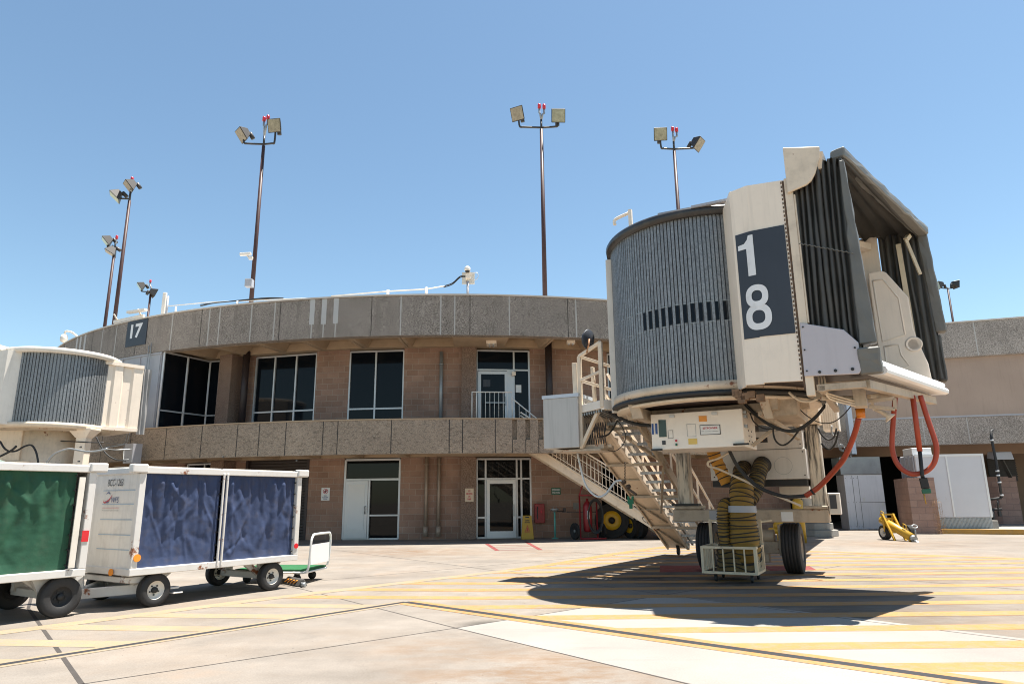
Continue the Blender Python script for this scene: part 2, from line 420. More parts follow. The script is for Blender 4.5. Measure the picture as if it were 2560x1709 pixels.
# ------------------------------------------------------------------ apron and paint
g = MB().add([(-600, -300, 0), (600, -300, 0), (600, 900, 0), (-600, 900, 0)], [(0, 1, 2, 3)]); struct('apron', g, 'apron')
def strip(mb, pts, wd, z, taper=None):
    pts = [V((p[0], p[1], z)) for p in pts]
    for i, (a, b) in enumerate(zip(pts, pts[1:])):
        d = (b-a).normalized(); n = V((-d.y, d.x, 0))*wd/2
        mb.add([a-n, b-n, b+n, a+n], [(0, 1, 2, 3)])
def polystrip(mb, pts, wd, z):
    pts = [V((p[0], p[1], z)) for p in pts]; vs = []
    for i, p in enumerate(pts):
        a = (pts[i]-pts[i-1]).normalized() if i else None; b = (pts[i+1]-pts[i]).normalized() if i < len(pts)-1 else None
        d = ((a or b)+(b or a)).normalized(); n = V((-d.y, d.x, 0)); c = n.dot(V((-(a or b).y, (a or b).x, 0)))
        n *= wd/2/max(c, .4); vs += [p-n, p+n]
    mb.add(vs, [(2*i, 2*i+2, 2*i+3, 2*i+1) for i in range(len(pts)-1)])
sl_ = MB().add([(-.71, 8.73, .0008), (4.15, 2.85, .0008), (7.6, 5.2, .0008), (2.4, 11.42, .0008)], [(0, 1, 2, 3)])
struct('new_slab', sl_, 'slab')
jt = MB()
u1 = V((2.99, 2.55)).normalized(); u2 = V((2.0, -2.75)).normalized()
for pts, wd in (([(-9.5, 14.2), (-7.18, 10.65), (-4.61, 7.44), (-3.7, 6.3), (-1.9, 4.0)], .045), ([(-6.5, 4.1), (-3.7, 6.3), (-.71, 8.73), (2.4, 11.42), (7.5, 16.0)], .022),
                ([(-9.0, 18.8), (-3.64, 12.48), (-.71, 8.73), (1.6, 5.9), (3.2, 4)], .022), ([(-6.0, 22.74), (-1.26, 16.6), (2.4, 11.42), (4.34, 8.88), (6.5, 6.3)], .022),
                ([(-6.0, 11.9), (-1.0, 16.25), (4, 20.5), (9, 24.6)], .018), ([(1.6, 20.6), (5.4, 15.2), (10.5, 8.6)], .018), ([(6, 22), (10.4, 16.2), (14, 11.4)], .018), ([(-16, 14), (-6, 22.74), (-2, 26)], .016)):
    polystrip(jt, pts, wd, .0016)
struct('slab_joints', jt, 'joint')
yl = MB(); yp = MB()
apex = (-1.65, 10.9); blk = [(-8.6, 2.6), (-4.61, 7.44), apex, (1.98, 7.66), (5.2, 4.85), (8, 2.4)]
outer = [(-8.6, 5.7), (-6.17, 8.71), (-4.2, 11.1), (-2.58, 12.85), (-.05, 15.49), (1.06, 16.95), (2.74, 19.59), (4.81, 22.31), (6.6, 22.1), (8.3, 19.9), (10.92, 17.92), (14, 15.6), (17, 13.4)]
def inter(Y, line, side):
    best = None
    for a, b in zip(line, line[1:]):
        f = lambda p: p[1]-(Y if p[0] > -.6 else Y-.118*(p[0]+.6))
        fa, fb = f(a), f(b)
        if fa*fb < 0:
            t = fa/(fa-fb); x = a[0]+(b[0]-a[0])*t
            if side == 0: best = x if best is None else min(best, x)
            else: best = x if best is None else max(best, x)
    return best
yat = lambda x, Y: Y if x > -.6 else Y-.118*(x+.6)
Y = 5.65
while Y < 21.8:
    wd = .34
    segs = []
    xl = inter(Y, outer, 0); xr = inter(Y, outer, 1)
    bl = inter(Y, blk, 0); br = inter(Y, blk, 1)
    if xl is None: xl = -12
    if xr is None or xr < 3: xr = 16
    if Y < 10.75 and bl is not None: segs = [(xl, bl), (br, xr)]
    else: segs = [(xl, xr)]
    for a, b in segs:
        if b-a < .2: continue
        pts = [(a, yat(a, Y))]+([(-.6, Y)] if a < -.6 < b else [])+[(b, yat(b, Y))]
        polystrip(yp if b < 0 else yl, pts, wd, .0024)
    Y += .935
polystrip(yp, outer[:5], .30, .0032); polystrip(yl, outer[4:], .33, .0032)
polystrip(yp, blk[:3], .27, .0032); polystrip(yl, blk[2:], .40, .0036)
bl_ = MB(); polystrip(bl_, blk[:3], .10, .0044); polystrip(bl_, blk[2:], .13, .0048)
for pts in ([(-9, 27.5), (-8.2, 25.1), (-6.7, 25.9)], [(-11, 24.2), (-8.3, 25.2), (-6, 26.1)]): polystrip(yp, pts, .12, .0024)
struct('yellow_markings', yl, 'yellow_line'); struct('faded_markings', yp, 'yellow_pale'); struct('black_marking', bl_, 'black_line')
rd = MB()
strip(rd, [(-.95, 24.6), (-.5, 21.3)], .14, .0024); strip(rd, [(.42, 25.6), (.8, 21.4)], .14, .0024)
for k in range(4): y = 21.45+k*.75; strip(rd, [(-.55-.1*k, y-.1), (.74-.08*k, y+.12)], .07, .003)
rd.add([(3.0, 14.75, .0040), (4.3, 14.75, .0040), (4.3, 16.1, .0040), (3.3, 16.15, .0040)], [(0, 1, 2, 3)])
rd.add([(5.3, 14.8, .0040), (6.3, 14.9, .0040), (6.5, 15.7, .0040), (5.5, 15.85, .0040)], [(0, 1, 2, 3)])
struct('red_markings', rd, 'red_line')

# ------------------------------------------------------------------ round concourse
BC = V((-3.4, 51.77, 0)); RW = 24.2; RU = 26.74; RL = 27.15
def pol(f, R, z): t = RAD(f); return V((BC.x+R*math.sin(t), BC.y-R*math.cos(t), z))
def onR(x, y, R):
    d = fwd*FOC+rt*(x-1280)+up*(854.5-y); o = EYE-BC
    a = d.x*d.x+d.y*d.y; b = o.x*d.x+o.y*d.y; c = o.x*o.x+o.y*o.y-R*R
    t = (-b-math.sqrt(b*b-a*c))/a; p = EYE+d*t
    return math.degrees(math.atan2(p.x-BC.x, BC.y-p.y)), p.z
cA = lambda x, y: (x/2.7035, 750+y/2.7035)
cC = lambda x, y: (600+x/2.7035, 700+y/2.7035)
cD = lambda x, y: (700+x/2.7035, 1000+y/2.7035)
def arc(mb, R0, R1, f0, f1, z0, z1, step=1.0):
    n = max(1, int(abs(f1-f0)/step)); vs = []; fs = []; uvs = []
    for i in range(n+1):
        f = f0+(f1-f0)*i/n
        vs += [pol(f, R1, z0), pol(f, R1, z1), pol(f, R0, z1), pol(f, R0, z0)]
    for i in range(n):
        a = i*4; b = a+4; ua = RAD(f0+(f1-f0)*i/n)*R1; ub = RAD(f0+(f1-f0)*(i+1)/n)*R1
        for j in range(4):
            k = (j+1) % 4; fs.append((a+j, b+j, b+k, a+k))
            uvs.append([(ua, z0), (ub, z0), (ub, z1), (ua, z1)] if j == 0 else ([(ub, z0), (ua, z0), (ua, z1), (ub, z1)] if j == 2 else [(ua, 0), (ub, 0), (ub, .3), (ua, .3)]))
    fs += [(0, 1, 2, 3), (n*4+3, n*4+2, n*4+1, n*4)]
    dU = R1-R0
    uvs += [[(0, z0), (0, z1), (dU, z1), (dU, z0)], [(dU, z0), (dU, z1), (0, z1), (0, z0)]]
    mb.add(vs, fs, False, uvs); return mb
T = thing('round_concourse', 'two storey round concourse with grey aggregate bands and brown block walls', 'terminal', pol(0, RL, 0))
def tp(name, mb, m, par=None, **k): return obj(name, mb, m, par or T, world=True, **k)
up_ = arc(MB(), RU-.35, RU, -75, 50, 7.58, 9.14, .8)
tp('coping', arc(MB(), RU-.42, RU+.045, -75, 50, 9.145, 9.2, .8), 'coping')
tp('roof', arc(MB(), 3, RU-.36, -180, 180, 8.8, 8.88, 3), 'roof')
low = MB(); slots = (7.15, 8.17, 9.18)
fr = [-60]+[q for s in slots for q in (s, s+.36)]+[34]
for a, b in zip(fr[0::2], fr[1::2]): arc(low, RL-.3, RL, a, b, 3.12, 4.34, .8)
for s in slots: arc(low, RL-.3, RL, s, s+.36, 3.12, 3.6); arc(low, RL-.3, RL-.13, s, s+.36, 3.6, 4.34)
tp('ledge_cap', arc(MB(), RL-.35, RL+.02, -60, 34, 4.345, 4.385, .8), 'soffit')
tp('floor_slab', arc(MB(), 15, RL-.31, -70, 34, 4.0, 4.3, 1.5), 'conc_pad')
sf = arc(MB(), RW-.5, RU-.36, -75, 50, 7.98, 8.1, 1.2)
arc(sf, RU-.47, RU-.352, -75, 50, 7.6, 7.975, .8); arc(sf, RW-.3, RW+.28, -75, 50, 7.64, 7.975, .8)
arc(sf, RW+.285, RU-.475, 2.4, 7.2, 7.62, 7.97)
for f in [x*4.3-2.0-43 for x in range(22)]:
    if 2 < f < 7: continue
    for s in (-1, 1):
        a = pol(f, RW+.285, 0); b = pol(f, RU-.475, 0); d = V((math.cos(RAD(f)), math.sin(RAD(f)), 0))*s
        sf.add([a+d*.015+V((0, 0, 7.62)), b+d*.015+V((0, 0, 7.6)), b+d*.14+V((0, 0, 7.62)), a+d*.14+V((0, 0, 7.64)), a+d*.015+V((0, 0, 7.978)), b+d*.015+V((0, 0, 7.978)), b+d*.32+V((0, 0, 7.978)), a+d*.32+V((0, 0, 7.978))],
               [(0, 1, 2, 3), (0, 1, 5, 4), (3, 2, 6, 7), (0, 3, 7, 4), (1, 2, 6, 5)])
tp('upper_soffit', sf, 'soffit')
sf = arc(MB(), RW-.5, RL-.31, -70, 40, 3.45, 3.55, 1.2); arc(sf, RW-.2, RW+.25, -70, 40, 3.17, 3.445, .8)
for f in [x*4.3-2.0-43 for x in range(20)]:
    a = pol(f, RW+.255, 0); b = pol(f, RL-.305, 0); sf.beam(a+V((0, 0, 3.3)), b+V((0, 0, 3.3)), .3, .28)
arc(sf, RW+.255, RL-.305, 1.0, 6.2, 3.155, 3.17)
tp('lower_soffit', sf, 'soffit')
cj = MB()
for f in (-23.52, -19.25, -18.14, -14.93, -12.7, -1.79, 1.48, 2.62, 7.11, 12.78, 17.2, 21, -31.5, -34, -43.5, -47, -53): arc(cj, RU-.01, RU+.004, f-.055, f+.055, 7.585, 9.135)
for f in (-9.3, -8.26, -7.23, -39.81, -38.85, -37.74): arc(cj, RU-.01, RU+.004, f-.05, f+.05, 7.585, 8.12)
dj = MB()
for f in (-12.2, -4.21, 3.87, 12.06, -20.1, -28.2, -36, -44, -52, 20): arc(dj, RU-.01, RU+.003, f-.03, f+.03, 7.585, 9.135)
LJ = (-12.77, -10.49, -7.44, -6.27, -2.09, 2.33, 3.34, 5.84, -21.81, -18.09, -14.72, 11.5, 14.6, 17, -26, -30, -35)
for f in (): arc(dj, RL-.01, RL+.003, f-.035, f+.035, 3.13, 4.33)
dl = MB()
for s in slots: arc(dl, RL-.01, RL+.003, s-.02, s+.03, 3.13, 3.6)
rc = MB()
for f in (-9.3, -8.26, -7.23, -39.81, -38.85, -37.74): arc(rc, RU-.01, RU+.008, f-.22, f+.2, 8.12, 9.13)
for f in LJ: arc(dl, RL-.01, RL+.003, f-.035, f+.035, 3.13, 4.33)
merge('upper_parapet', [(up_, 'agg_up'), (cj, 'caulk'), (dj, 'joint'), (rc, 'recess')], T, world=True)
merge('lower_parapet', [(low, 'agg_low'), (dl, 'joint')], T, world=True)
# walls
for a, b in ((-46, -24.3), (-23.0, -18.55), (-11.5, -8.05), (-2.53, 4.5), (9.83, 18.0), (20.6, 45)): tp('block_wall', arc(MB(), RW-.3, RW, a, b, 4.3, 7.64), 'block')
for a, b in ((-50, -27), (-21.6, -18.68), (-11.78, -8.1), (-2.6, 4.55), (9.82, 16.85), (20.2, 45)): tp('block_wall', arc(MB(), RW-.3, RW, a, b, 0, 3.2), 'block')
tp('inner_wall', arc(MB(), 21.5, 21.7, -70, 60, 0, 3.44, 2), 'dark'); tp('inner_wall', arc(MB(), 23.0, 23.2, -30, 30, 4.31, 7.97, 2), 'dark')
for z0, z1 in ((4.3, 7.63), (0, 3.16)):
    for a, b, d in ((3.1, 4.55, .3), (-21.5, -19.95, .75)): tp('pier', arc(MB(), RW+.004, RW+d, a, b, z0, z1), 'agg_pier', bevel=.015)
for f in (11.55, -19.0): tp('drain_pipe', MB().tube([pol(f, RW+.35, 4.3), pol(f, RW+.35, 7.9)], .145, 14), 'darkbrown', label='thick dark brown column on the upper gallery')
dp = MB().tube([pol(1.14, RW+.1, 4.3), pol(1.14, RW+.1, 7.45)], .075, 10); 
for z in (4.35, 6.9): dp.tube([pol(1.14, RW+.1, z), pol(1.14, RW+.1, z+.06)], .095, 10)
tp('drain_pipe', dp, 'steel', label='thin grey steel drain pipe on the upper wall')
for f in (-.1, 1.07):
    q = MB().tube([pol(f, RW+.12, .3), pol(f, RW+.12, 3.4)], .075, 4)
    q.tube([pol(f, RW+.14, .12), pol(f, RW+.14, .5)], .1, 8); q.tube([pol(f, RW+.13, 2.85), pol(f, RW+.13, 2.9)], .1, 4)
    tp('drain_pipe', q, M['downspout'], label='square metal downspout on the ground floor wall')

def fbeam(mb, f0, z0, f1, z1, R, wd, dp=.1):
    a = pol(f0, R, z0); b = pol(f1, R, z1); m = RAD((f0+f1)/2); out = V((math.sin(m), -math.cos(m), 0))
    if abs(f0-f1) < 1e-6: mb.beam(a, b, wd, dp, tuple(out)); 
    else: mb.beam(a, b, dp, wd)
def chord(f, fa, fb, R):   # polar radius on the straight chord between fa and fb
    return R*math.cos(RAD((fb-fa)/2))/math.cos(RAD(f-(fa+fb)/2))
def pane(par, fa, fb, z0, z1, R, m='glass'):
    a = pol(fa, R, z0); b = pol(fb, R, z0); n = (b-a).cross(V((0, 0, 1))).normalized()*.012; zz = V((0, 0, z1-z0))
    return tp('pane', MB().prism([a, b, b+zz, a+zz], n), m, par)
def window(fs, zs, R, m='glass', wd=.065, name='window', skip=()):
    mb = MB(); fa, fb = fs[0], fs[-1]; z0, z1 = zs[0], zs[-1]
    for f in fs: fbeam(mb, f, z0, f, z1, chord(f, fa, fb, R), wd)
    for z in zs: fbeam(mb, fa, z, fb, z, R-.002, wd, .09)
    o = tp(name, mb, 'alu')
    pane(o, fa, fb, z0, z1, R-.03, m); return o
window([-18.45, -16.28, -13.81, -11.55], [4.33, 5.18, 7.56], RW-.06)
window([-7.98, -5.37, -2.58], [4.33, 5.16, 7.56], RW-.06)
window([18.1, 19.4, 20.5], [4.33, 5.16, 7.56], RW-.06)
# bay of the gate room beside the left jet bridge
bw = MB(); A0 = V((-14.4, 27.55, 0)); A1 = pol(-24.3, RW+.1, 0); A2 = pol(-23.0, RW+.05, 0)
zv = lambda p, z: p+V((0, 0, z))
mid = A0.lerp(A1, .5)
for p in (A0, mid, A1, A2): bw.beam(zv(p, 4.35), zv(p, 7.6), .07, .07)
for z in (4.38, 5.17, 7.57):
    bw.beam(zv(A0, z), zv(A1, z), .06, .06); bw.beam(zv(A1, z), zv(A2, z), .06, .06)
o = tp('window', bw, 'alu', label='tall corner window of the gate room')
pn = MB()
for a, b in ((A0, A1), (A1, A2)):
    d = (b-a).normalized(); n = V((d.y, -d.x, 0))*-.02; pn.prism([zv(a, 4.35)+n, zv(b, 4.35)+n, zv(b, 7.6)+n, zv(a, 7.6)+n], n*.5)
tp('pane', pn, 'glass', o)
vp = arc(MB(), 26.3, 26.68, -34, -24.55, 4.39, 7.56, 2.0)
for f in (-33, -30, -27.4, -24.7): arc(vp, 26.67, 26.71, f-.06, f+.06, 4.39, 7.5)
arc(vp, 26.67, 26.73, -34, -24.5, 7.5, 7.57, 3)
tp('gate_panel', vp, 'greymetal')
cd = MB()
for f in (-26.1, -25.8): cd.tube(bez([pol(f, 26.79, 7.9+(.1 if f > -26 else 0)), pol(f, 26.79, 6.2), pol(f, 26.79, 4.6), pol(f-.1, 27.22, 4.3), pol(f-.4, 27.22, 3.85), pol(f-1.6, 27.2, 3.75), pol(f-4, 27.2, 3.7)], 5), .014, 6)
tp('conduit', cd, 'steel')
# upper door with its transoms
o = window([4.58, 8.24, 9.75], [4.3, 6.73, 7.54], RW-.06, name='door_frame')
dm = MB(); fbeam(dm, 4.85, 4.32, 4.85, 6.66, RW+.005, .12, .06); fbeam(dm, 7.45, 4.32, 7.45, 6.66, RW+.005, .12, .06); fbeam(dm, 4.85, 6.6, 7.45, 6.6, RW+.005, .13, .06); fbeam(dm, 4.85, 4.42, 7.45, 4.42, RW+.005, .2, .06)
fbeam(dm, 7.9, 4.32, 7.9, 6.7, RW-.01, .3, .04)
d1 = tp('door', dm, 'alu', label='glazed upper door behind the gallery handrail'); pane(d1, 4.9, 7.4, 4.4, 6.55, RW-.005)
hb = MB(); hb.beam(pol(7.35, RW+.06, 5.25), pol(7.35, RW+.06, 5.6), .05, .05); fbeam(hb, 5.4, 5.35, 7.3, 5.35, RW+.05, .05, .04); tp('handle', hb, 'steel', d1)
pp = MB(); a = pol(8.4, RW+.0, 5.78); b = pol(8.95, RW, 5.78); pp.prism([a, b, zv(b, .32), zv(a, .32)], (0, -.01, 0)); tp('notice', pp, 'signwhite')
pp = MB(); a = pol(5.2, RW+.03, 6.0); b = pol(5.9, RW+.03, 6.0); pp.prism([a, b, zv(b, .3), zv(a, .3)], (0, -.01, 0)); tp('notice', pp, M['navy'])
bx = MB(); c = pol(8.2, RW+.06, 6.55); bx.box(c.x-.08, c.x+.08, c.y-.1, c.y, 6.48, 6.62); tp('door_closer', bx, 'cream_clean')
# lower windows and doors
rd_ = MB()
n = 26
rd_.grid(lambda u, v: pol(-18.7+u*6.95, RW-.12+.02*math.sin(v*n*2*math.pi), v*3.2), 8, n*4)
tp('roller_door', rd_, 'rolldoor')
for f in (-18.6, -11.8): fr_ = MB(); fbeam(fr_, f, 0, f, 3.2, RW-.05, .12, .14); tp('roller_door_guide', fr_, 'darkbrown')
window([-20.0, -18.9][:0] or [-26.6, -24.2, -21.7], [0.9, 3.1], RW-.06, 'glass_low')
o = window([-7.98, -2.68], [0.03, 2.32, 3.1], RW-.06, 'glass_low', .08, 'door_frame')
mm = MB(); fbeam(mm, -5.55, .03, -5.55, 2.3, RW-.03, .07); fbeam(mm, -5.5, .93, -2.68, .93, RW-.03, .06); tp('mullion', mm, 'alu')
dm = MB(); a = pol(-7.85, RW-.005, .05); b = pol(-5.65, RW-.005, .05); n_ = (b-a).cross(V((0, 0, 1))).normalized()*.05; dm.prism([a, b, zv(b, 2.23), zv(a, 2.23)], n_)
d1 = tp('door', dm, 'alu', label='white leaf of the ground floor door on the left', bevel=.01)
a = pol(-7.55, RW+.046, .4); b = pol(-5.95, RW+.046, .4); n2 = n_*.12; tp('door_panel', MB().prism([a, b, zv(b, 1.72), zv(a, 1.72)], n2), 'signwhite', d1)
hb = MB(); hb.tube([pol(-5.85, RW+.045, 1.0), pol(-5.85, RW+.12, 1.0), pol(-5.85, RW+.12, 1.28), pol(-5.85, RW+.045, 1.28)], .018, 6); tp('handle', hb, 'steel', d1)
o = window([4.62, 5.44, 8.42, 8.85, 9.75], [0.03, .8, 2.3, 3.08], RW-.06, 'glass_low', .07, 'door_frame')
dm = MB(); fbeam(dm, 5.68, .03, 5.68, 2.27, RW+.005, .12, .06); fbeam(dm, 8.15, .03, 8.15, 2.27, RW+.005, .12, .06); fbeam(dm, 5.68, 2.18, 8.15, 2.18, RW+.005, .15, .06); fbeam(dm, 5.68, .15, 8.15, .15, RW+.005, .26, .06)
d1 = tp('door', dm, 'signwhite', label='white framed glass door on the ground floor'); pane(d1, 5.7, 8.1, .1, 2.2, RW-.0, 'glass_low')
hb = MB(); hb.beam(pol(8.05, RW+.07, .85), pol(8.05, RW+.07, 1.3), .04, .06); tp('handle', hb, 'steel', d1)

# gallery handrail
H = thing('handrail', 'white gallery handrail with upright bars outside the upper door', 'handrail', pol(6, 26, 4.3))
hr = MB(); f0 = onR(*cC(1568, 755), 26.0); f1 = onR(*cC(1838, 755), 26.0); f2 = onR(*cC(2090, 945), 26.0); zt = f0[1]; zb = 4.36
hr.tube([pol(f0[0], 25.2, zt), pol(f0[0], 26, zt), pol(f1[0], 26, zt)], .024, 8)
hr.tube([pol(f0[0], 26, zb+.1), pol(f1[0], 26, zb+.1)], .018, 6)
for k in range(10):
    f = f0[0]+(f1[0]-f0[0])*k/9; hr.tube([pol(f, 26, 4.3), pol(f, 26, zt)], .022 if k in (0, 1, 9) else .012, 6)
obj('rail', hr, 'white', H, world=True)
hr = MB(); dz = zt-f2[1]
hr.tube([pol(f1[0], 26.05, zt-.25), pol(f2[0]+1.5, 26.05, zt-dz-.9)], .024, 8); hr.tube([pol(f1[0], 26.05, zt-.95), pol(f2[0]+1.5, 26.05, zt-dz-1.6)], .018, 6)
for k in range(9):
    t = k/8; f = f1[0]+(f2[0]+1.5-f1[0])*t; z = zt-.25-(dz+.65)*t; hr.tube([pol(f, 26.05, z-.7), pol(f, 26.05, z)], .012, 6)
obj('stair_rail', hr, 'white', H, world=True)

# ceiling lights under the parapet
for k, (x, y, R, lab) in enumerate(((1700, 435, 25.4, 'strip light under the parapet above the upper door'), (2235, 400, 26.0, 'small strip light under the parapet edge beside the jet bridge'))):
    f, z = onR(*cC(x, y), R); c = pol(f, R, 7.6); L = thing('ceiling_light', lab, 'light', c)
    hw = .2 if k == 0 else .16; hl = .32 if k == 0 else .16
    obj('housing', MB().box(-hw, hw, -hl, hl, -.1, .02), 'cream_clean', L)
    mb = MB()
    for s in (-.08, .08): mb.tube([(s, -hl+.03, -.12), (s, hl-.03, -.12)], .03, 8)
    obj('tube', mb, 'alu', L)

# gate sign 17
S = thing('gate_sign', 'dark square gate sign 17 on the upper parapet', 'sign', pol(-28.2, RU, 8.0))
obj('face', arc(MB(), RU, RU+.03, -29.67, -26.72, 8.0, 9.13, .5), 'navy', S, world=True)
mb = MB(); letters(mb, '17', lambda u, v: pol(-29.05+u*1.72, RU+.036, 8.34+v*.63), .035); obj('numerals', mb, 'numeral', S, world=True)

def wallsign(name, lab, f0, f1, z0, z1, m, parts, R=RW, cat='sign'):
    S = thing(name, lab, cat, pol((f0+f1)/2, R, z0))
    a = pol(f0, R+.006, z0); b = pol(f1, R+.006, z0); n = (b-a).cross(V((0, 0, 1))).normalized(); h = z1-z0
    obj('face', MB().prism([a, b, zv(b, h), zv(a, h)], n*.012), m, S, world=True, bevel=.003)
    P = lambda u, v, d=.016: a.lerp(b, u)+V((0, 0, h*v))+n*d
    for nm, mm, fn in parts: mb = MB(); fn(mb, P); obj(nm, mb, mm, S, world=True)
    return S
def ring(mb, P, cu, cv, ru, rv, th, d=.016, n=24):
    vs = []
    for i in range(n):
        t = 2*math.pi*i/n; vs += [P(cu+ru*math.cos(t), cv+rv*math.sin(t), d), P(cu+(ru-th)*math.cos(t), cv+(rv-th*rv/ru)*math.sin(t), d)]
    mb.add(vs, [(2*i, (2*i+2) % (2*n), (2*i+3) % (2*n), 2*i+1) for i in range(n)])
def quad(mb, P, u0, v0, u1, v1, d=.016): mb.add([P(u0, v0, d), P(u1, v0, d), P(u1, v1, d), P(u0, v1, d)], [(0, 1, 2, 3)])
txt = lambda s, u0, v0, u1, v1, b=.02, d=.016: (lambda mb, P: letters(mb, s, lambda u, v: P(u0+(u1-u0)*u, v0+(v1-v0)*v, d), b))
def nopic(mb, P):
    ring(mb, P, .5, .72, .3, .19, .06, .018)
    mb.add([P(.3, .62, .018), P(.35, .59, .018), P(.7, .82, .018), P(.65, .85, .018)], [(0, 1, 2, 3)])
wallsign('prohibition_sign', 'white prohibition sign with red circle left of the lower white door', -10.27, -9.41, 1.52, 2.02, 'signwhite',
         [('symbol', 'redink', nopic), ('pictogram', 'ink', lambda mb, P: (quad(mb, P, .36, .68, .64, .76), quad(mb, P, .44, .62, .56, .82))), ('lettering', 'blueink', txt('PLEASE\nDO NOT PARK\nTHIS AREA', .15, .08, .85, .42))])
wallsign('no_smoking_sign', 'tan rounded sign reading NO SMOKING ON RAMP on the pier', 3.5, 4.3, 1.42, 1.93, 'signtan', [('lettering', 'redink', txt('NO\nSMOKING\nON\nRAMP', .14, .12, .86, .88))], RW+.3)
wallsign('eyewash_sign', 'green and white EYEWASH STATION sign on block wall', 11.74, 12.66, 1.66, 1.93, 'greensign', [('lettering', 'signwhite', txt('EYEWASH\nSTATION', .07, .12, .93, .88, .03))])
F = thing('extinguisher_cabinet', 'red fire extinguisher cabinet on the wall right of the glass door', 'fire cabinet', pol(10.5, RW, .57))
mb = MB(); a = pol(10.02, RW+.004, .57); b = pol(10.95, RW+.004, .57); n = (b-a).cross(V((0, 0, 1))).normalized(); mb.prism([a, b, zv(b, .74), zv(a, .74)], n*.2)
obj('cabinet', mb, 'red', F, world=True, bevel=.015)
P = lambda u, v, d=.206: a.lerp(b, u)+V((0, 0, .74*v))+n*d
mb = MB(); quad(mb, P, .4, .48, .85, .8); obj('label_plate', mb, 'signwhite', F, world=True)
mb = MB(); letters(mb, 'FIRE', lambda u, v: P(.46+.34*u, .7+.07*v, .21)); quad(mb, P, .55, .52, .72, .66, .21); obj('lettering', mb, 'redink', F, world=True)
mb = MB(); quad(mb, P, .18, .2, .3, .85, .208); obj('slot', mb, 'black', F, world=True)
G_ = MB(); a = pol(13.87, RW+.004, 1.08); b = pol(14.52, RW+.004, 1.08); n = (b-a).cross(V((0, 0, 1))).normalized(); G_.prism([a, b, zv(b, .25), zv(a, .25)], n*.04)
for u in (.25, .6): p = a.lerp(b, u)+n*.04+V((0, 0, .12)); G_.disc(p, n, .06, 12, .03)
loose('wall_valve_box', G_, 'conc_pad', 'small grey valve plate on the block wall above the red wheeled extinguisher', 'wall box')

# roof things
def mast(lab, base, Y, top, lamps, beacons, z0=8.88, wd=.2, extra=None):
    b = at(*base, Y=Y); t = at(*top, Y=Y)
    x = (b.x+t.x)/2; s = .75
    m = thing('light_mast', lab, 'light mast', (x, Y, z0), 0, 'floodlight masts on the roof')
    zt = t.z-z0
    obj('pole', MB().tube([(0, 0, 0), (0, 0, zt)], [wd*.62, wd*.42], 8), 'brownpole', m)
    ar = MB(); hd = []
    for (lx, ly, yaw, pit, sz) in lamps:
        p = at(lx, ly, Y=Y); dx = p.x-x; dz = p.z-z0
        pts = [(0, 0, zt+.1), (dx*.75, 0, zt+.12+.02), (dx*.97, 0, zt+.2), (dx, 0, dz-.1 if dz-.1 > zt+.25 else zt+.3)]
        ar.tube(bez(pts, 4), .05, 6); hd.append((dx, dz, yaw, pit, sz))
    ar.tube([(0, 0, zt-.05), (0, 0, zt+.55 if beacons else zt+.2)], .055, 8)
    obj('arm', ar, 'fixture', m)
    for dx, dz, yaw, pit, sz in hd:
        R_ = Matrix.Translation((dx, 0, dz)) @ Matrix.Rotation(RAD(yaw), 4, 'Z') @ Matrix.Rotation(RAD(pit), 4, 'X')
        q = sz/2   # local: glass faces -y
        hb = MB().add([R_ @ V(p) for p in [(-q, -q*.55, -q), (q, -q*.55, -q), (q, -q*.55, q), (-q, -q*.55, q), (-q*.45, q*.75, -q*.3), (q*.45, q*.75, -q*.3), (q*.45, q*.75, q*.55), (-q*.45, q*.75, q*.55)]],
                      [(0, 1, 2, 3), (4, 7, 6, 5), (0, 4, 5, 1), (1, 5, 6, 2), (2, 6, 7, 3), (3, 7, 4, 0)])
        hb.tube([R_ @ V((0, q*.9, -q*1.05)), R_ @ V((0, q*.9, -q*.05))], q*.32, 8)
        h = obj('floodlight', hb, 'fixture', m, bevel=.02)
        obj('glass', MB().add([R_ @ V(p) for p in [(-q*.88, -q*.575, -q*.88), (q*.88, -q*.575, -q*.88), (q*.88, -q*.575, q*.88), (-q*.88, -q*.575, q*.88)]], [(0, 1, 2, 3)]), 'lampglass', h)
    for (bx, by) in beacons:
        p = at(bx, by, Y=Y); dx = p.x-x; dz = p.z-z0
        bb = MB().tube([(0, 0, zt+.5), (dx*.5, 0, dz-.42), (dx, 0, dz-.38), (dx, 0, dz-.12)], .05, 8)
        h = obj('beacon', bb, 'steel', m)
        obj('lens', MB().tube([(dx, 0, dz-.12), (dx, 0, dz+.06), (dx, 0, dz+.12)], [.085, .085, .07], 10), 'redlens', h)
    return m, x
k_ = 1.0898
S_ = lambda x, y: (x*k_, y*k_)
mA, xA = mast('tall brown floodlight mast carrying a white camera and a box on its pole', S_(576, 690), 31.5, S_(605, 335), [(*S_(560, 308), -48, 38, .72), (*S_(633, 290), -8, 18, .72)], [S_(606, 273), S_(615, 270)])
mast('tallest central floodlight mast with two red beacons on the roof edge', S_(1249, 674), 31, S_(1243, 297), [(*S_(1190, 262), -28, 22, .72), (*S_(1280, 268), 2, 15, .72)], [S_(1237, 244), S_(1248, 245)])
mast('floodlight mast rising behind the jet bridge numbered 18', S_(1557, 560), 33, S_(1551, 346), [(*S_(1514, 310), -4, 15, .72), (*S_(1598, 329), 52, 38, .72)], [S_(1543, 296), S_(1552, 298)])
mast('left floodlight mast with both lamps turned left, the taller of the leftmost pair', S_(262, 742), 37, S_(297, 460), [(*S_(269, 448), -62, 48, .75), (*S_(301, 425), -50, 42, .75)], [S_(303, 411)])
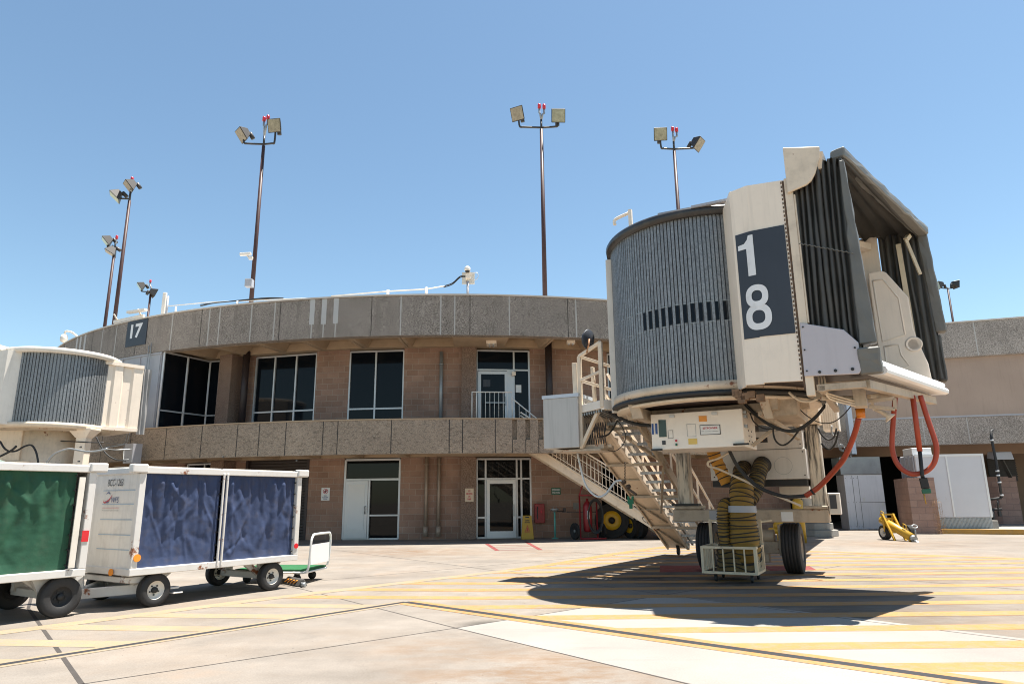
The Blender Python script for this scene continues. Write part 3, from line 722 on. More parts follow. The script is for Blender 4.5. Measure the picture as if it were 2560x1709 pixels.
mast('leftmost floodlight mast with two lamps stacked beside a red beacon', S_(240, 750), 43, S_(263, 572), [(*S_(248, 552), -58, 40, .75), (*S_(257, 576), -65, 60, .75)], [S_(268, 544)])
mast('short distant floodlight mast left of the white antenna', S_(339, 726), 54, S_(346, 672), [(*S_(325, 656), -60, 35, .75), (*S_(351, 671), 130, 20, .75)], [S_(345, 645)])
mast('small dark floodlight mast beyond the right wing', S_(2187, 738), 60, S_(2174, 664), [(*S_(2157, 654), -100, 10, .75), (*S_(2190, 652), 100, 10, .75)], [], 9.0)
bx = MB(); p = at(*S_(573, 650), Y=31.2); bx.box(p.x-.17, p.x+.17, 31.0, 31.3, p.z-.2, p.z+.18); loose('junction_box', bx, 'greymetal', 'grey box strapped low on the mast that carries the camera', 'box', bevel=.01)
cm = thing('security_camera', 'white bullet camera on the tall left mast', 'camera', (xA, 31.3, at(*S_(575, 592), Y=31.3).z))
cb = MB(); cb.beam((-.62, -.1, .16), (-.1, 0, .22), .15, .14); obj('body', cb, 'white', cm, bevel=.02)
cb = MB(); cb.tube([(0, 0, 0), (-.2, 0, .02), (-.3, -.02, .14)], .035, 8); cb.box(-.2, -.02, -.06, .06, -.07, .07); obj('bracket', cb, 'white', cm)
# roof camera post
p0 = at(*S_(1073, 690), Y=26.2); p1 = at(*S_(1074, 606), Y=26.2)
cm = thing('camera_post', 'white dome camera on a rusty plate on a short roof post', 'camera', (p0.x, 26.2, 8.88)); zt = p1.z-8.88
obj('post', MB().tube([(0, 0, 0), (0, 0, zt*.62)], .055, 10), 'greymetal', cm)
zc = at(*S_(1075, 637), Y=26.2).z-8.88
obj('plate', MB().box(-.24, .27, .02, .07, zc-.26, zc+.24), paint('rusty white plate', (.6, .57, .5), .5, rust=.8), cm)
obj('bracket', MB().box(-.09, .09, -.12, .02, zc-.05, zc+.3), 'cream_clean', cm)
db = MB(); zd = at(*S_(1073, 622), Y=26.2).z-8.88
db.revolve([(0, .16), (.06, .15), (.115, .1), (.125, 0), (.11, -.03), (0, -.03)], (-.01, -.15, zd), (0, 0, 1), 16); o = obj('dome', db, 'white', cm)
db = MB(); db.revolve([(.1, 0), (.085, -.06), (.04, -.09), (0, -.095)], (-.01, -.15, zd-.02), (0, 0, 1), 16); obj('lens', db, 'black', o)
ww = MB(); ww.tube(bez([(.1, -.1, zc+.12), (.36, -.1, zc+.18), (.42, -.1, zc), (.3, -.1, zc-.12), (.08, -.12, zc-.02)], 5), .014, 6); obj('cable', ww, 'alu', cm)
# roof conduits along the parapet
R_C = 26.2
def rp(x, y, R=R_C): f, z = onR(*S_(x, y), R); return pol(f, R, z)
cp = MB().tube([rp(385, 702), rp(480, 693), rp(620, 687), rp(760, 682)], .02, 8)
for x, y in ((404, 703), (545, 690), (690, 684)): q = rp(x, y); cp.tube([q, (q.x, q.y, 8.88)], .04, 6)
loose('roof_conduit', cp, 'white', 'white pipe lying along the roof edge at the left', 'pipe')
cp = MB().tube([rp(760, 679), rp(890, 668), rp(978, 663), rp(1020, 656)], .026, 8)
for x, y in ((890, 668), (978, 662)): q = rp(x, y); cp.tube([q+V((0, 0, .05)), (q.x, q.y, 8.88)], .06, 6)
loose('roof_conduit', cp, 'white', 'white pipe rising along the roof edge towards the dome camera', 'pipe')
cp = MB()
for o_ in (0, .05): cp.tube(bez([rp(1018, 656)-V((0, 0, o_)), rp(1038, 649)-V((0, 0, o_)), rp(1055, 634)-V((0, 0, o_)), rp(1068, 632)-V((0, 0, o_))], 4), .02, 6)
loose('roof_cable', cp, 'black', 'pair of black cables looping up to the dome camera', 'cable')
cp = MB()
for o_ in (0, .08): cp.tube(bez([rp(460, 702-o_*40), rp(500, 694), rp(600, 686-o_*30), rp(650, 683)], 4), .02, 6)
loose('roof_cable', cp, 'black', 'black cables lying on the white roof pipe at the left', 'cable')
q = rp(376, 720, 26.3); q1 = rp(377, 672, 26.3)
an = thing('panel_antenna', 'slim white panel antenna standing on the roof edge', 'antenna', (q.x, q.y, 8.88)); h = q1.z-8.88
obj('mast', MB().tube([(.08, .05, 0), (.08, .05, h*.9)], .04, 8), 'greymetal', an); obj('panel', MB().box(-.12, .04, -.06, .05, .25, h), 'white', an, bevel=.02)
q = rp(152, 772, 26.6); cm = thing('dome_camera', 'small white dome camera hanging from a bracket at the left roof edge', 'camera', (q.x, q.y, q.z))
db = MB(); db.revolve([(0, .28), (.12, .25), (.17, .12), (.17, 0), (.14, -.1), (0, -.18)], (-.1, 0, -.15), (0, 0, 1), 14); obj('housing', db, 'white', cm)
obj('bracket', MB().tube(bez([(-.1, 0, .1), (-.05, 0, .28), (.25, .05, .22), (.6, .1, -.1), (.7, .15, -.35)], 4), .05, 8), 'white', cm)
hs = MB(); a = rp(262, 741, 26.75); b = rp(330, 727, 26.75); hs.beam(a+V((0, 0, .05)), b+V((0, 0, .05)), .1, .14)
for t in (.1, .9): q = a.lerp(b, t); hs.beam(q+V((0, 0, .1)), q+V((.1, -.45, .25)), .05, .05)
hs.beam(a.lerp(b, .55)+V((.1, -.4, .22)), b+V((.25, -.35, .22)), .16, .1); loose('sign_light', hs, 'white', 'white lamp arm over the dark gate sign', 'lamp')

# ------------------------------------------------------------------ jet bridge 18
C0 = V((3.66, 12.25, 0)); JA = math.atan2(-.48, .877)
J = thing('jet_bridge', 'large cream jet bridge numbered 18 with round slatted cab and grey canopy', 'jet bridge', C0, JA)
JI = MATX[J].inverted()
def _jp(x, y, i, val):
    d = fwd*FOC+rt*(x-1280)+up*(854.5-y); o = JI @ EYE; d = JI.to_3x3() @ d
    return o+d*((val-o[i])/d[i])
jB = lambda x, y, b: _jp(x, y, 1, b)
jA = lambda x, y, a: _jp(x, y, 0, a)
c6 = lambda x, y: (1500+x*900/2171, 350+y*900/2171)
cM = lambda x, y: (1540+x/3.1367, 980+y/3.1367)
cE2 = lambda x, y: (2000+x/4.127, 680+y/4.127)
cE3 = lambda x, y: (2000+x/3.734, 980+y/3.734)
c54 = lambda x, y: (1340+x/5.2267, 800+y/5.2267)
c55 = lambda x, y: (1340+x/4.9, 1080+y/4.9)
c56 = lambda x, y: (1780+x/5.6, 960+y/5.6)
def slats(mb, c, r, a0, a1, z0, z1, pitch=2.05, depth=.032):
    n = int(abs(a1-a0)/pitch); vs = []; 
    for i in range(n):
        for t, rr in ((0, r), (.72, r), (.79, r-depth), (.93, r-depth)):
            a = RAD(a0+(a1-a0)*(i+t)/n); x = c[0]+rr*math.cos(a); y = c[1]+rr*math.sin(a); vs += [(x, y, z0), (x, y, z1)]
    m = len(vs)//2
    mb.add(vs, [(2*i, 2*i+2, 2*i+3, 2*i+1) for i in range(m-1)]); return mb
cabs = slats(MB(), (0, 0), 1.75, -66, -240, 3.28, 6.06, 2.05, .045)
cabs.revolve([(1.69, 3.28), (1.69, 6.06)], (0, 0, 0), (0, 0, 1), 48)
ws = MB()
for k in range(12):
    a = RAD(-114.7+k*4.1+.55); e = V((-math.sin(a), math.cos(a), 0)); o = V((math.cos(a), math.sin(a), 0))
    p = o*1.756; ws.add([p-e*.026+V((0, 0, 4.26)), p+e*.026+V((0, 0, 4.26)), p+e*.026+V((0, 0, 4.57)), p-e*.026+V((0, 0, 4.57))], [(0, 1, 2, 3)])
obj('window_strip', ws, 'glass', J)
sr = MB()
for z in (4.245, 4.585):
    for k in range(20):
        a = RAD(-66-k*8.3); b_ = RAD(-66-(k+.55)*8.3); sr.beam((1.754*math.cos(a), 1.754*math.sin(a), z), (1.754*math.cos(b_), 1.754*math.sin(b_), z), .006, .012)
merge('cab_curtain', [(cabs, 'galv'), (sr, 'steel')], J)
rm = MB().revolve([(1.70, 6.06), (1.82, 6.06), (1.835, 6.17), (1.81, 6.21), (0, 6.3)], (0, 0, 0), (0, 0, 1), 72); obj('cab_roof', rm, paint('black roof rim', (.028, .026, .025), .35, var=.3, vs=2, dirt=.3), J)
rf = MB(); rf.prism([(-.35, -1.72, 6.22), (.75, -1.62, 6.24), (.85, .5, 6.24), (-.35, .5, 6.22)], (0, 0, .045)); rf.beam((.25, -1.8, 6.2), (.85, -1.75, 6.22), .08, .04); obj('roof_plate', rf, 'greymetal', J)
rb = MB().revolve([(1.65, 3.13), (1.81, 3.13), (1.81, 3.275), (1.65, 3.28)], (0, 0, 0), (0, 0, 1), 72); obj('base_ring', rb, 'rust_band', J)
rb = MB().revolve([(1.6, 3.05), (1.83, 3.05), (1.85, 3.09), (1.83, 3.127), (1.6, 3.127)], (0, 0, 0), (0, 0, 1), 72); obj('turntable_ring', rb, 'black', J)
rb = MB().revolve([(1.5, 3.0), (1.76, 3.0), (1.76, 3.04), (1.5, 3.04)], (0, 0, 0), (0, 0, 1), 72); obj('support_ring', rb, 'cream', J)
obj('floor_pan', MB().revolve([(0, 3.06), (1.59, 3.06), (1.59, 3.12), (0, 3.12)], (0, 0, 0), (0, 0, 1), 48), 'darkbrown', J)  # dark colour paints in the shade beneath the cab
a = RAD(203); e = V((math.cos(a), math.sin(a), 0)); t_ = V((-math.sin(a), math.cos(a), 0))
obj('edge_post', MB().beam(e*1.80-t_*.0+V((0, 0, 3.02)), e*1.80+V((0, 0, 5.96)), .09, .1, tuple(e)), 'white', J)
rl = MB().tube(bez([jB(*c6(90, 512), .3), jB(*c6(92, 480), .3), jB(*c6(180, 437), .3)], 4), .035, 8); p = jB(*c6(182, 437), .3); rl.beam(p-V((0, 0, .3)), p+V((0, 0, .06)), .07, .07); obj('roof_rail', rl, 'cream_clean', J)
# number panel side
pf = [(.72, -1.66), (.93, -2.17), (1.2, -2.26), (1.72, -2.27)]
def pb(a):
    for (x0, y0), (x1, y1) in zip(pf, pf[1:]):
        if a <= x1: return y0+(y1-y0)*(a-x0)/(x1-x0)
    return pf[-1][1]
sp = MB()
zt = {.72: 6.1, .93: 6.16, 1.2: 6.17, 1.72: 6.13}
for (x0, y0), (x1, y1) in zip(pf, pf[1:]):
    sp.hexa([(x0, y0, 3.1), (x1, y1, 3.08), (x1, y1+.06, 3.08), (x0, y0+.06, 3.1), (x0, y0, zt[x0]), (x1, y1, zt[x1]), (x1, y1+.06, zt[x1]), (x0, y0+.06, zt[x0])])
obj('side_panel', sp, 'cream_clean', J)
sg = MB()
for x0, x1 in ((.97, 1.2), (1.2, 1.69)):
    sg.hexa([(x0, pb(x0)-.012, 3.78), (x1, pb(x1)-.012, 3.77), (x1, pb(x1)-.002, 3.77), (x0, pb(x0)-.002, 3.78), (x0, pb(x0)-.012, 5.42), (x1, pb(x1)-.012, 5.42), (x1, pb(x1)-.002, 5.42), (x0, pb(x0)-.002, 5.42)])
npn = obj('number_panel', sg, 'navy', J)
def num(poly, holes=()):
    pass
dd_ = .02
def dig(mb, u, v, a0, a1, z0, z1): x = a0+(a1-a0)*u; return (x, pb(x)-dd_, z0+(z1-z0)*v)
mb = MB(); one = [(.52, 0), (1, 0), (1, 1), (.70, 1), (.62, .90), (.40, .815), (.0, .80), (.0, .68), (.52, .68)]
ctr = [(.76, .5)]
mb.add([dig(mb, u, v, 1.0, 1.235, 4.72, 5.36) for u, v in one], [(0, 1, 2, 3, 8), (3, 4, 5, 8), (5, 6, 7, 8)])
def ringdig(cu, cv, ru, rv, iu, iv, n=36):
    vs = []
    for i in range(n):
        t = 2*math.pi*i/n; c, s = math.cos(t), math.sin(t); c2 = math.copysign(abs(c)**.85, c); s2 = math.copysign(abs(s)**.85, s)
        vs += [dig(mb, cu+ru*c2, cv+rv*s2, 1.03, 1.40, 3.88, 4.57), dig(mb, cu+iu*c2, cv+iv*s2, 1.03, 1.40, 3.88, 4.57)]
    mb.add(vs, [(2*i, 2*i+1, (2*i+3) % (2*n), (2*i+2) % (2*n)) for i in range(n)])
ringdig(.5, .285, .5, .285, .25, .145); dd_ = .024; ringdig(.5, .75, .44, .25, .205, .12)
obj('numerals', mb, 'numeral', npn)
sm_ = MB(); sm_.box(1.722, 1.745, -2.262, -2.2, 2.95, 6.12); 
for k in range(46): z = 3.1+k*.066; sm_.box(1.70, 1.716, -2.279, -2.268, z, z+.035)
obj('hinge_seam', sm_, paint('rusty seam', (.12, .07, .04), .7, var=.4, vs=8), J)
st = MB(); st.box(1.75, 1.86, -2.29, -2.15, 2.86, 6.14); st.box(1.86, 1.885, -2.27, -2.15, 3.9, 5.87); obj('cab_post', st, 'cream', J, bevel=.006)
hd = MB(); hd.prism([(1.79, -2.34, 6.62), (2.29, -2.34, 6.5), (2.27, -2.34, 6.32), (2.19, -2.34, 6.1), (2.13, -2.34, 6.0), (2.06, -2.34, 5.95), (1.79, -2.34, 5.88)], (0, .05, 0))
obj('hood_cheek', hd, 'cream', J, bevel=.01, label='curved white cheek plate with rusty edge at the canopy top')
hd = MB(); hd.hexa([(1.8, -2.24, 6.2), (2.28, -2.24, 6.2), (2.5, 1.25, 6.1), (1.8, 1.25, 6.1), (1.8, -2.24, 6.56), (2.32, -2.24, 6.46), (2.6, 1.25, 6.2), (1.8, 1.25, 6.35)]); obj('hood', hd, 'cream', J)
# interior of the cab head
it = MB(); it.box(.9, 2.92, 1.1, 1.16, 3.3, 6.15); it.box(.88, .93, -2.0, 1.1, 3.3, 6.15); obj('cab_wall', it, 'cream_clean', J)
it = MB(); it.prism([(.96, -2.1, 3.18), (2.6, -2.2, 3.18), (3.52, 1.16, 3.18), (.96, 1.16, 3.18)], (0, 0, .1)); obj('cab_floor', it, 'darkbrown', J)  # dark underside colour stands for the shaded recess behind the bumper
it = MB(); it.prism([(.93, -2.1, 6.15), (2.0, -2.1, 6.15), (2.2, 1.1, 6.1), (.93, 1.1, 6.1)], (0, 0, .05)); it.beam((2.05, .2, 6.0), (2.75, 1.05, 5.95), .16, .12); obj('ceiling', it, 'cream_clean', J)
def pleat(mb, fn, n, amp, nrm, ph=0, nv=10):
    # fn(u,v) surface; n folds along u, broad ridges and narrow deep valleys
    us = [0]; ds = [-.4]
    for k in range(n):
        wv = .16*noise.noise(V((k*3.1, ph, 1)))
        for t, d in ((.18, .8), (.48, 1.0), (.72, .55), (.9, -1.0)): us.append((k+t+wv*.5)/n); ds.append(d*(.8+.4*abs(noise.noise(V((k*1.7, d, ph))))))
    us.append(1); ds.append(.4); m = len(us); vs = []
    for j in range(nv+1):
        v = j/nv
        for i, (u, d) in enumerate(zip(us, ds)):
            p = V(fn(u, v)); lean = .35/n*noise.noise(V((i*.45+ph, v*1.6, 2)))
            p = V(fn(min(1, max(0, u+lean)), v))
            vs.append(p+V(nrm)*(d*amp*(.75+.5*noise.noise(V((i*.31+ph, v*2.2, 8))))+noise.noise(V((i*.6+ph, v*7, 3)))*.03))
    mb.add(vs, [(j*m+i, j*m+i+1, (j+1)*m+i+1, (j+1)*m+i) for j in range(nv) for i in range(m-1)], True)
    return mb
LP = lambda a, b, t: V(a).lerp(V(b), t)
bl = pleat(MB(), lambda u, v: LP(LP((1.86, -2.13, 6.42), (2.58, -2.13, 6.3), u), LP((1.82, -2.15, 3.82), (2.52, -2.13, 3.40), u), v), 9, .165, (0, -1, 0), 0, 22)
obj('canopy_side_bellows', bl, 'bellows', J, label='dark pleated bellows on the near side of the canopy')
stt = MB(); pts = [LP(LP((1.9, -2.33, 6.42), (2.6, -2.33, 6.3), u/24), LP((1.84, -2.33, 3.84), (2.5, -2.33, 3.42), u/24), .525)+V((0, -.02*(u % 2), .012*(u % 2))) for u in range(25)]; stt.tube(pts, .008, 4); obj('bellows_stitching', stt, 'bellows_light', J)
bl = pleat(MB(), lambda u, v: LP(LP((2.94, 1.14, 6.32), (3.62, 1.2, 6.16), u), LP((2.9, 1.14, 3.35), (3.66, 1.2, 3.45), u), v), 7, .10, (0, -1, 0), 5, 12)
obj('canopy_side_bellows', bl, 'bellows', J, label='far bellows seen through the canopy opening')
bl = pleat(MB(), lambda u, v: LP(LP((1.95, -2.2, 6.36), (1.95, 1.16, 6.2), v), LP((2.58, -2.2, 6.28), (3.6, 1.16, 6.06), v), u), 6, .07, (0, 0, 1), 9, 8)
obj('canopy_top_bellows', bl, paint('shaded canopy vinyl', (.030, .029, .026), .6, var=.3, vs=3), J)  # darker copy of the bellows vinyl, shade of the underside in its colour
def pad(mb, p, q, w, h, upv, n=10, seed=0, amp=.012, tap=(1, 1)):
    p = V(p); q = V(q); d = (q-p); dn = d.normalized(); a_ = dn.cross(V(upv)).normalized(); b_ = a_.cross(dn)
    prof = [(-1, -1), (0, -1.06), (1, -1), (1.05, 0), (1, 1), (0, 1.06), (-1, 1), (-1.05, 0)]; vs = []
    for i in range(n+1):
        for k, (x, y) in enumerate(prof):
            o = noise.noise(V((i*.9+seed, k*1.3, seed)))*amp*2
            f_t = tap[0]+(tap[1]-tap[0])*i/n; vs.append(p+d*(i/n)+a_*(x*w/2*f_t+o)+b_*(y*h/2+o))
    m = len(prof)
    fs = [(i*m+k, i*m+(k+1) % m, (i+1)*m+(k+1) % m, (i+1)*m+k) for i in range(n) for k in range(m)]+[tuple(range(m))[::-1], tuple(range(n*m, n*m+m))]
    return mb.add(vs, fs, False)
obj('front_pad', pad(MB(), (2.55, -2.18, 6.25), (2.59, -2.2, 3.52), .17, .16, (0, 1, 0), 14, 1, .010, (.4, 1.2)), 'bellows_light', J, bevel=.02, label='padded near upright of the canopy front')
obj('front_pad', pad(MB(), (2.5, -2.12, 6.44), (3.64, 1.1, 6.09), .2, .15, (0, 0, 1), 16, 2, .01), paint('sunlit grey vinyl bar', (.18, .178, .162), .5, var=.15, vs=3, bump=.35, bs=7), J, bevel=.02, label='padded top bar of the canopy front')  # top bar vinyl made paler to carry the light falling on it
obj('front_pad', pad(MB(), (3.62, 1.2, 6.16), (3.70, 1.3, 4.27), .17, .24, (0, 1, 0), 10, 3), 'bellows_light', J, bevel=.02, label='padded far upright of the canopy front')
obj('front_pad', pad(MB(), (3.62, 1.3, 4.22), (3.62, 1.3, 3.4), .14, .22, (0, 1, 0), 6, 4), 'bellows', J, bevel=.02)
obj('front_pad', pad(MB(), (2.58, -2.24, 3.46), (2.58, -2.2, 3.1), .27, .26, (0, 1, 0), 4, 5), 'bellows_light', J, bevel=.02, label='short padded block at the near end of the bumper')
pl = MB(); pl.prism([(1.765, -2.33, 3.9), (2.31, -2.33, 3.73), (2.47, -2.33, 3.53), (2.475, -2.33, 3.16), (2.43, -2.33, 3.10), (1.75, -2.33, 3.13)], (0, .04, 0))
o = obj('guard_plate', pl, 'lavender', J, bevel=.008); bt = MB()
for x, z, r in ((1.80, 3.83, .012), (1.79, 3.5, .012), (1.79, 3.2, .012), (1.95, 3.17, .02), (2.15, 3.17, .022), (2.36, 3.17, .022), (2.42, 3.46, .014)): bt.disc((x, -2.33, z), (0, -1, 0), r, 10, .015)
obj('bolts', bt, 'black', o)
bp = MB(); A_ = V((2.68, -1.98, 3.235)); B_ = V((3.55, .72, 3.225)); dd = (B_-A_).normalized(); nn = V((dd.y, -dd.x, 0))
prof = [(-.16, .085), (.02, .085), (.05, .06), (.055, .02), (.04, 0), (.08, -.02), (.10, -.06), (.09, -.1), (.04, -.12), (-.16, -.1)]
vs = []
for p in (A_, B_): vs += [p+nn*x+V((0, 0, z)) for x, z in prof]
m_ = len(prof); bp.add(vs, [(i, (i+1) % m_, m_+(i+1) % m_, m_+i) for i in range(m_)]+[tuple(range(m_))[::-1], tuple(range(m_, 2*m_))])
obj('bumper_roll', bp, 'silver', J)
fe = MB(); fe.prism([(2.70, .8, 5.4), (2.92, .8, 5.41), (2.985, .8, 5.36), (3.05, .8, 5.25), (3.27, .8, 4.86), (3.28, .8, 4.3), (3.30, .8, 4.15), (3.42, .8, 3.66), (3.44, .8, 3.3), (2.72, .8, 3.3), (2.70, .8, 4.0)], (0, .07, 0))
o = obj('fender', fe, 'cream_clean', J, bevel=.02, seg=2)
ri = MB()
for lp in ([(2.76, 5.24), (2.92, 5.24), (3.12, 4.86), (3.14, 4.2), (2.79, 4.12), (2.76, 5.24)], [(2.8, 4.03), (3.02, 4.05), (3.04, 3.85), (3.14, 3.65), (2.8, 3.58), (2.8, 4.03)]): ri.tube([(x, .8, z) for x, z in lp], .013, 6)
ri.revolve([(.125, -.02), (.13, .012), (.11, .014), (.09, .0), (0, -.0)], (3.25, .8, 4.02), (0, -1, 0), 24); obj('moulding', ri, 'cream_clean', o)
su = MB(); su.beam((3.27, 1.0, 4.0), (3.24, 1.0, 5.9), .08, .08); su.beam((3.42, .9, 6.0), (3.36, .8, 5.9), .07, .07); su.beam((3.36, .8, 5.9), (3.5, .85, 5.25), .035, .05); obj('canopy_strut', su, 'paleyellow', J)
# cab underframe
uf = MB()
for q in ((95, 75, 215, 205, -1.3), (1110, 20, 1235, 205, -1.2)):
    p = jB(*cM(q[0], q[1]), q[4]); r_ = jB(*cM(q[2], q[3]), q[4]); uf.hexa([(p.x+.08, q[4], r_.z), (r_.x, q[4], r_.z), (r_.x, q[4]+.1, r_.z), (p.x+.08, q[4]+.1, r_.z), (p.x, q[4]-.1, p.z), (r_.x-.05, q[4]-.1, p.z), (r_.x-.05, q[4], p.z), (p.x, q[4], p.z)])
p = jB(*cM(1300, 115), -1.0); uf.box(p.x-.2, p.x+.22, -1.0, .6, p.z-.14, p.z+.2)
uf.beam((-1.5, -.4, 2.97), (1.6, -.4, 2.97), .14, .14); uf.beam((-1.2, .8, 2.9), (1.4, .8, 2.9), .16, .2); uf.beam((-1.1, -1.2, 2.93), (-1.1, 3, 2.93), .14, .2); uf.beam((1.15, -1.2, 2.93), (1.15, 3, 2.93), .14, .2)
uf.beam((.9, -.9, 2.82), (1.3, .5, 2.5), .08, .08); uf.beam((.62, -.2, 2.35), (1.1, -.2, 2.7), .06, .06)
obj('underframe', uf, 'cream_dirty_shaded', J, bevel=.006)
lk = MB()
for x, y in ((960, 20), (1010, 35), (1060, 20), (1130, 45), (985, 60), (940, 5)): p = jB(*cM(x, y), -1.9); lk.box(p.x-.05, p.x+.06, -1.95, -1.8, p.z-.05, p.z+.05)
obj('latch_gear', lk, paint('rusty gear', (.17, .10, .055), .7, var=.4, vs=9), J)
cf = MB(); cf.box(1.88, 2.5, -2.2, -2.1, 2.93, 3.02); cf.box(1.9, 1.99, -2.2, .6, 2.92, 3.0); cf.beam((2.5, -2.1, 2.98), (3.4, .7, 3.02), .1, .12); cf.beam((1.9, -1.9, 2.86), (2.35, -1.5, 2.86), .05, .05); cf.beam((1.9, -1.7, 2.90), (2.35, -1.4, 2.9), .04, .04)
p = jB(*cE2(580, 1165), -1.5); r_ = jB(*cE2(695, 1385), -1.5); cf.box(p.x-.06, r_.x, -1.6, -1.3, r_.z, p.z+.02)
cf.beam((2.5, -1.4, 2.9), (3.0, -.2, 3.1), .06, .06); cf.beam((2.5, -1.4, 2.9), (3.3, .4, 3.08), .05, .05)
for q in ([(710, 1385), (980, 1412)], [(980, 1412), (975, 1300)], [(975, 1300), (700, 1330)], [(100, 1280), (560, 1340)], [(100, 1250), (560, 1320)], [(240, 1130), (720, 1095)]): cf.beam(jB(*cE2(*q[0]), -1.2), jB(*cE2(*q[1]), -1.2), .06, .05)
obj('canopy_frame', cf, 'cream_dirty_shaded', J, bevel=.004)
cf = MB()
for o_ in (0, .035, .07): cf.tube(bez([jB(*cE2(190, 1070), -2.0)+V((o_, 0, 0)), jB(*cE2(215, 1210), -2.0)+V((o_, 0, 0)), jB(*cE2(300, 1255), -1.9)-V((0, 0, o_)), jB(*cE2(560, 1330), -1.6)-V((0, 0, o_))], 4), .014, 6)
obj('conduit', cf, 'cream', J)
am = MB(); p = jB(*cE3(565, 195), -.9); am.tube([p-V((0, 0, .075)), p+V((0, 0, .06))], [.062, .068], 14); ab_ = MB().tube([p+V((0, 0, .06)), p+V((0, 0, .11))], .07, 14); o = obj('beacon', ab_, 'black', J); obj('lens', am, 'amber', o)
lt = MB(); p = jB(*cE3(800, 215), -.9); lt.tube([p+V((-.14, 0, .1)), p+V((-.06, 0, .06)), p+V((.02, 0, 0)), p+V((.06, 0, -.05))], [.02, .03, .035, .09], 12); lt.beam(p+V((-.14, 0, .08)), p+V((-.16, 0, .2)), .04, .04); obj('work_light', lt, 'cream', J)
# power converter box
pc = MB().box(-.96, .6, -.8, .35, 2.31, 2.93); o = obj('power_converter', pc, paint('white converter paint', (.84, .775, .69), .4, var=.04, dirt=.08, streak=.08), J, bevel=.008)
def cv(x, y): u = (x-270)/730; v = (437-y)/((437-165)*(1-u)+(437-128)*u); return (-.96+1.56*u, -.805, 2.31+.62*v)
def dec(name, m, rects, d=.004, lettr=None):
    mb = MB()
    for x0, y0, x1, y1 in rects: mb.hexa([V(cv(x, y))+V((0, -e, 0)) for x, y, e in ((x0, y1, d), (x1, y1, d), (x1, y1, 0), (x0, y1, 0), (x0, y0, d), (x1, y0, d), (x1, y0, 0), (x0, y0, 0))])
    if lettr:
        s, x0, y0, x1, y1 = lettr; letters(mb, s, lambda u, v: V(cv(x0+(x1-x0)*u, y1+(y0-y1)*v))+V((0, -d-.003, 0)), .02)
    obj(name, mb, m, o)
dec('latch', 'alu', [(430, 172, 470, 192), (770, 155, 812, 178)], .03); dec('warning_label', 'orangedecal', [(665, 182, 728, 228)])
dec('name_plate', 'ink', [(668, 255, 827, 335)], .004); dec('name_plate', 'signwhite', [(673, 260, 822, 330)], .007); dec('lettering', 'redink', [], .008, ('JETPOWER', 690, 274, 808, 294)); dec('lettering', 'ink', [(680, 306, 700, 309), (705, 308, 760, 310), (765, 306, 812, 308)], .009)
dec('breaker_label', 'bluepaint', [(276, 236, 292, 318), (306, 234, 323, 316)], .006); dec('window_display', paint('display', (.03, .05, .035), .15), [(335, 208, 397, 340)], .006)
for r_ in ((565, 245, 635, 345), (410, 290, 450, 353)):
    x0, y0, x1, y1 = r_; dec('access_door', 'ink' if x0 < 500 else 'steel', [(x0, y0, x1, y0+2), (x0, y1-2, x1, y1), (x0, y0, x0+2, y1), (x1-2, y0, x1, y1)], .004)
dec('vent', 'grid', [(356, 368, 385, 400)]); dec('button', 'redink', [(466, 365, 480, 380)], .02); dec('button', 'greensign', [(466, 393, 480, 412)], .02); dec('warning_label', 'yellowdecal', [(570, 360, 640, 405)])
dec('rubber_stop', 'black', [(270, 430, 355, 444), (920, 414, 1035, 428)], .06)
bb = MB()
for x in (0, .12):
    for k in range(3): bb.disc((.6, -.35+x*2.2, 2.42+k*.09), (1, 0, 0), .014, 8, .008)
obj('bolts', bb, 'black', o)
bb = MB()
for z in (2.62, 2.78, 2.85): bb.box(.6, .65, -.72, -.62, z, z+.05)
obj('hinge', bb, 'steel', o)
# air unit under the tunnel
pu = MB(); pu.box(-.62, 1.2, 2.02, 3.3, 2.42, 2.78); pu.box(-.62, 1.23, 2.0, 3.3, 1.83, 2.412); o = obj('air_unit', pu, paint('white air unit paint', (.62, .59, .55), .5, var=.05, streak=.25, dirt=.1), J, bevel=.008)
obj('base_skid', MB().box(-.6, 1.2, 2.03, 3.2, 1.70, 1.825), 'black', o)
rg = MB(); PP = lambda u, v, d=0: V((u, 1.996-d, v)); ring(rg, PP, .8, 2.09, .17, .17, .006, .0); obj('port_cover', rg, 'steel', o)
rg = MB(); rg.box(.3, .55, 2.01, 2.018, 2.56, 2.66); obj('rating_label', rg, 'ink', o); rg = MB(); letters(rg, 'HOT', lambda u, v: V((.34+.14*u, 2.004, 2.585+.05*v)), .03); obj('lettering', rg, 'orangedecal', o)
bb = MB()
for x, z in ((1.15, 2.5), (1.12, 2.7), (1.18, 2.35), (1.18, 1.9), (-.55, 1.9), (-.55, 2.3), (.2, 2.46)): bb.disc((x, 1.998, z), (0, -1, 0), .013, 8, .008)
obj('bolts', bb, 'black', o)
obj('control_box', MB().box(.5, 1.1, 3.35, 3.9, 1.45, 1.72), 'white', J, bevel=.01)
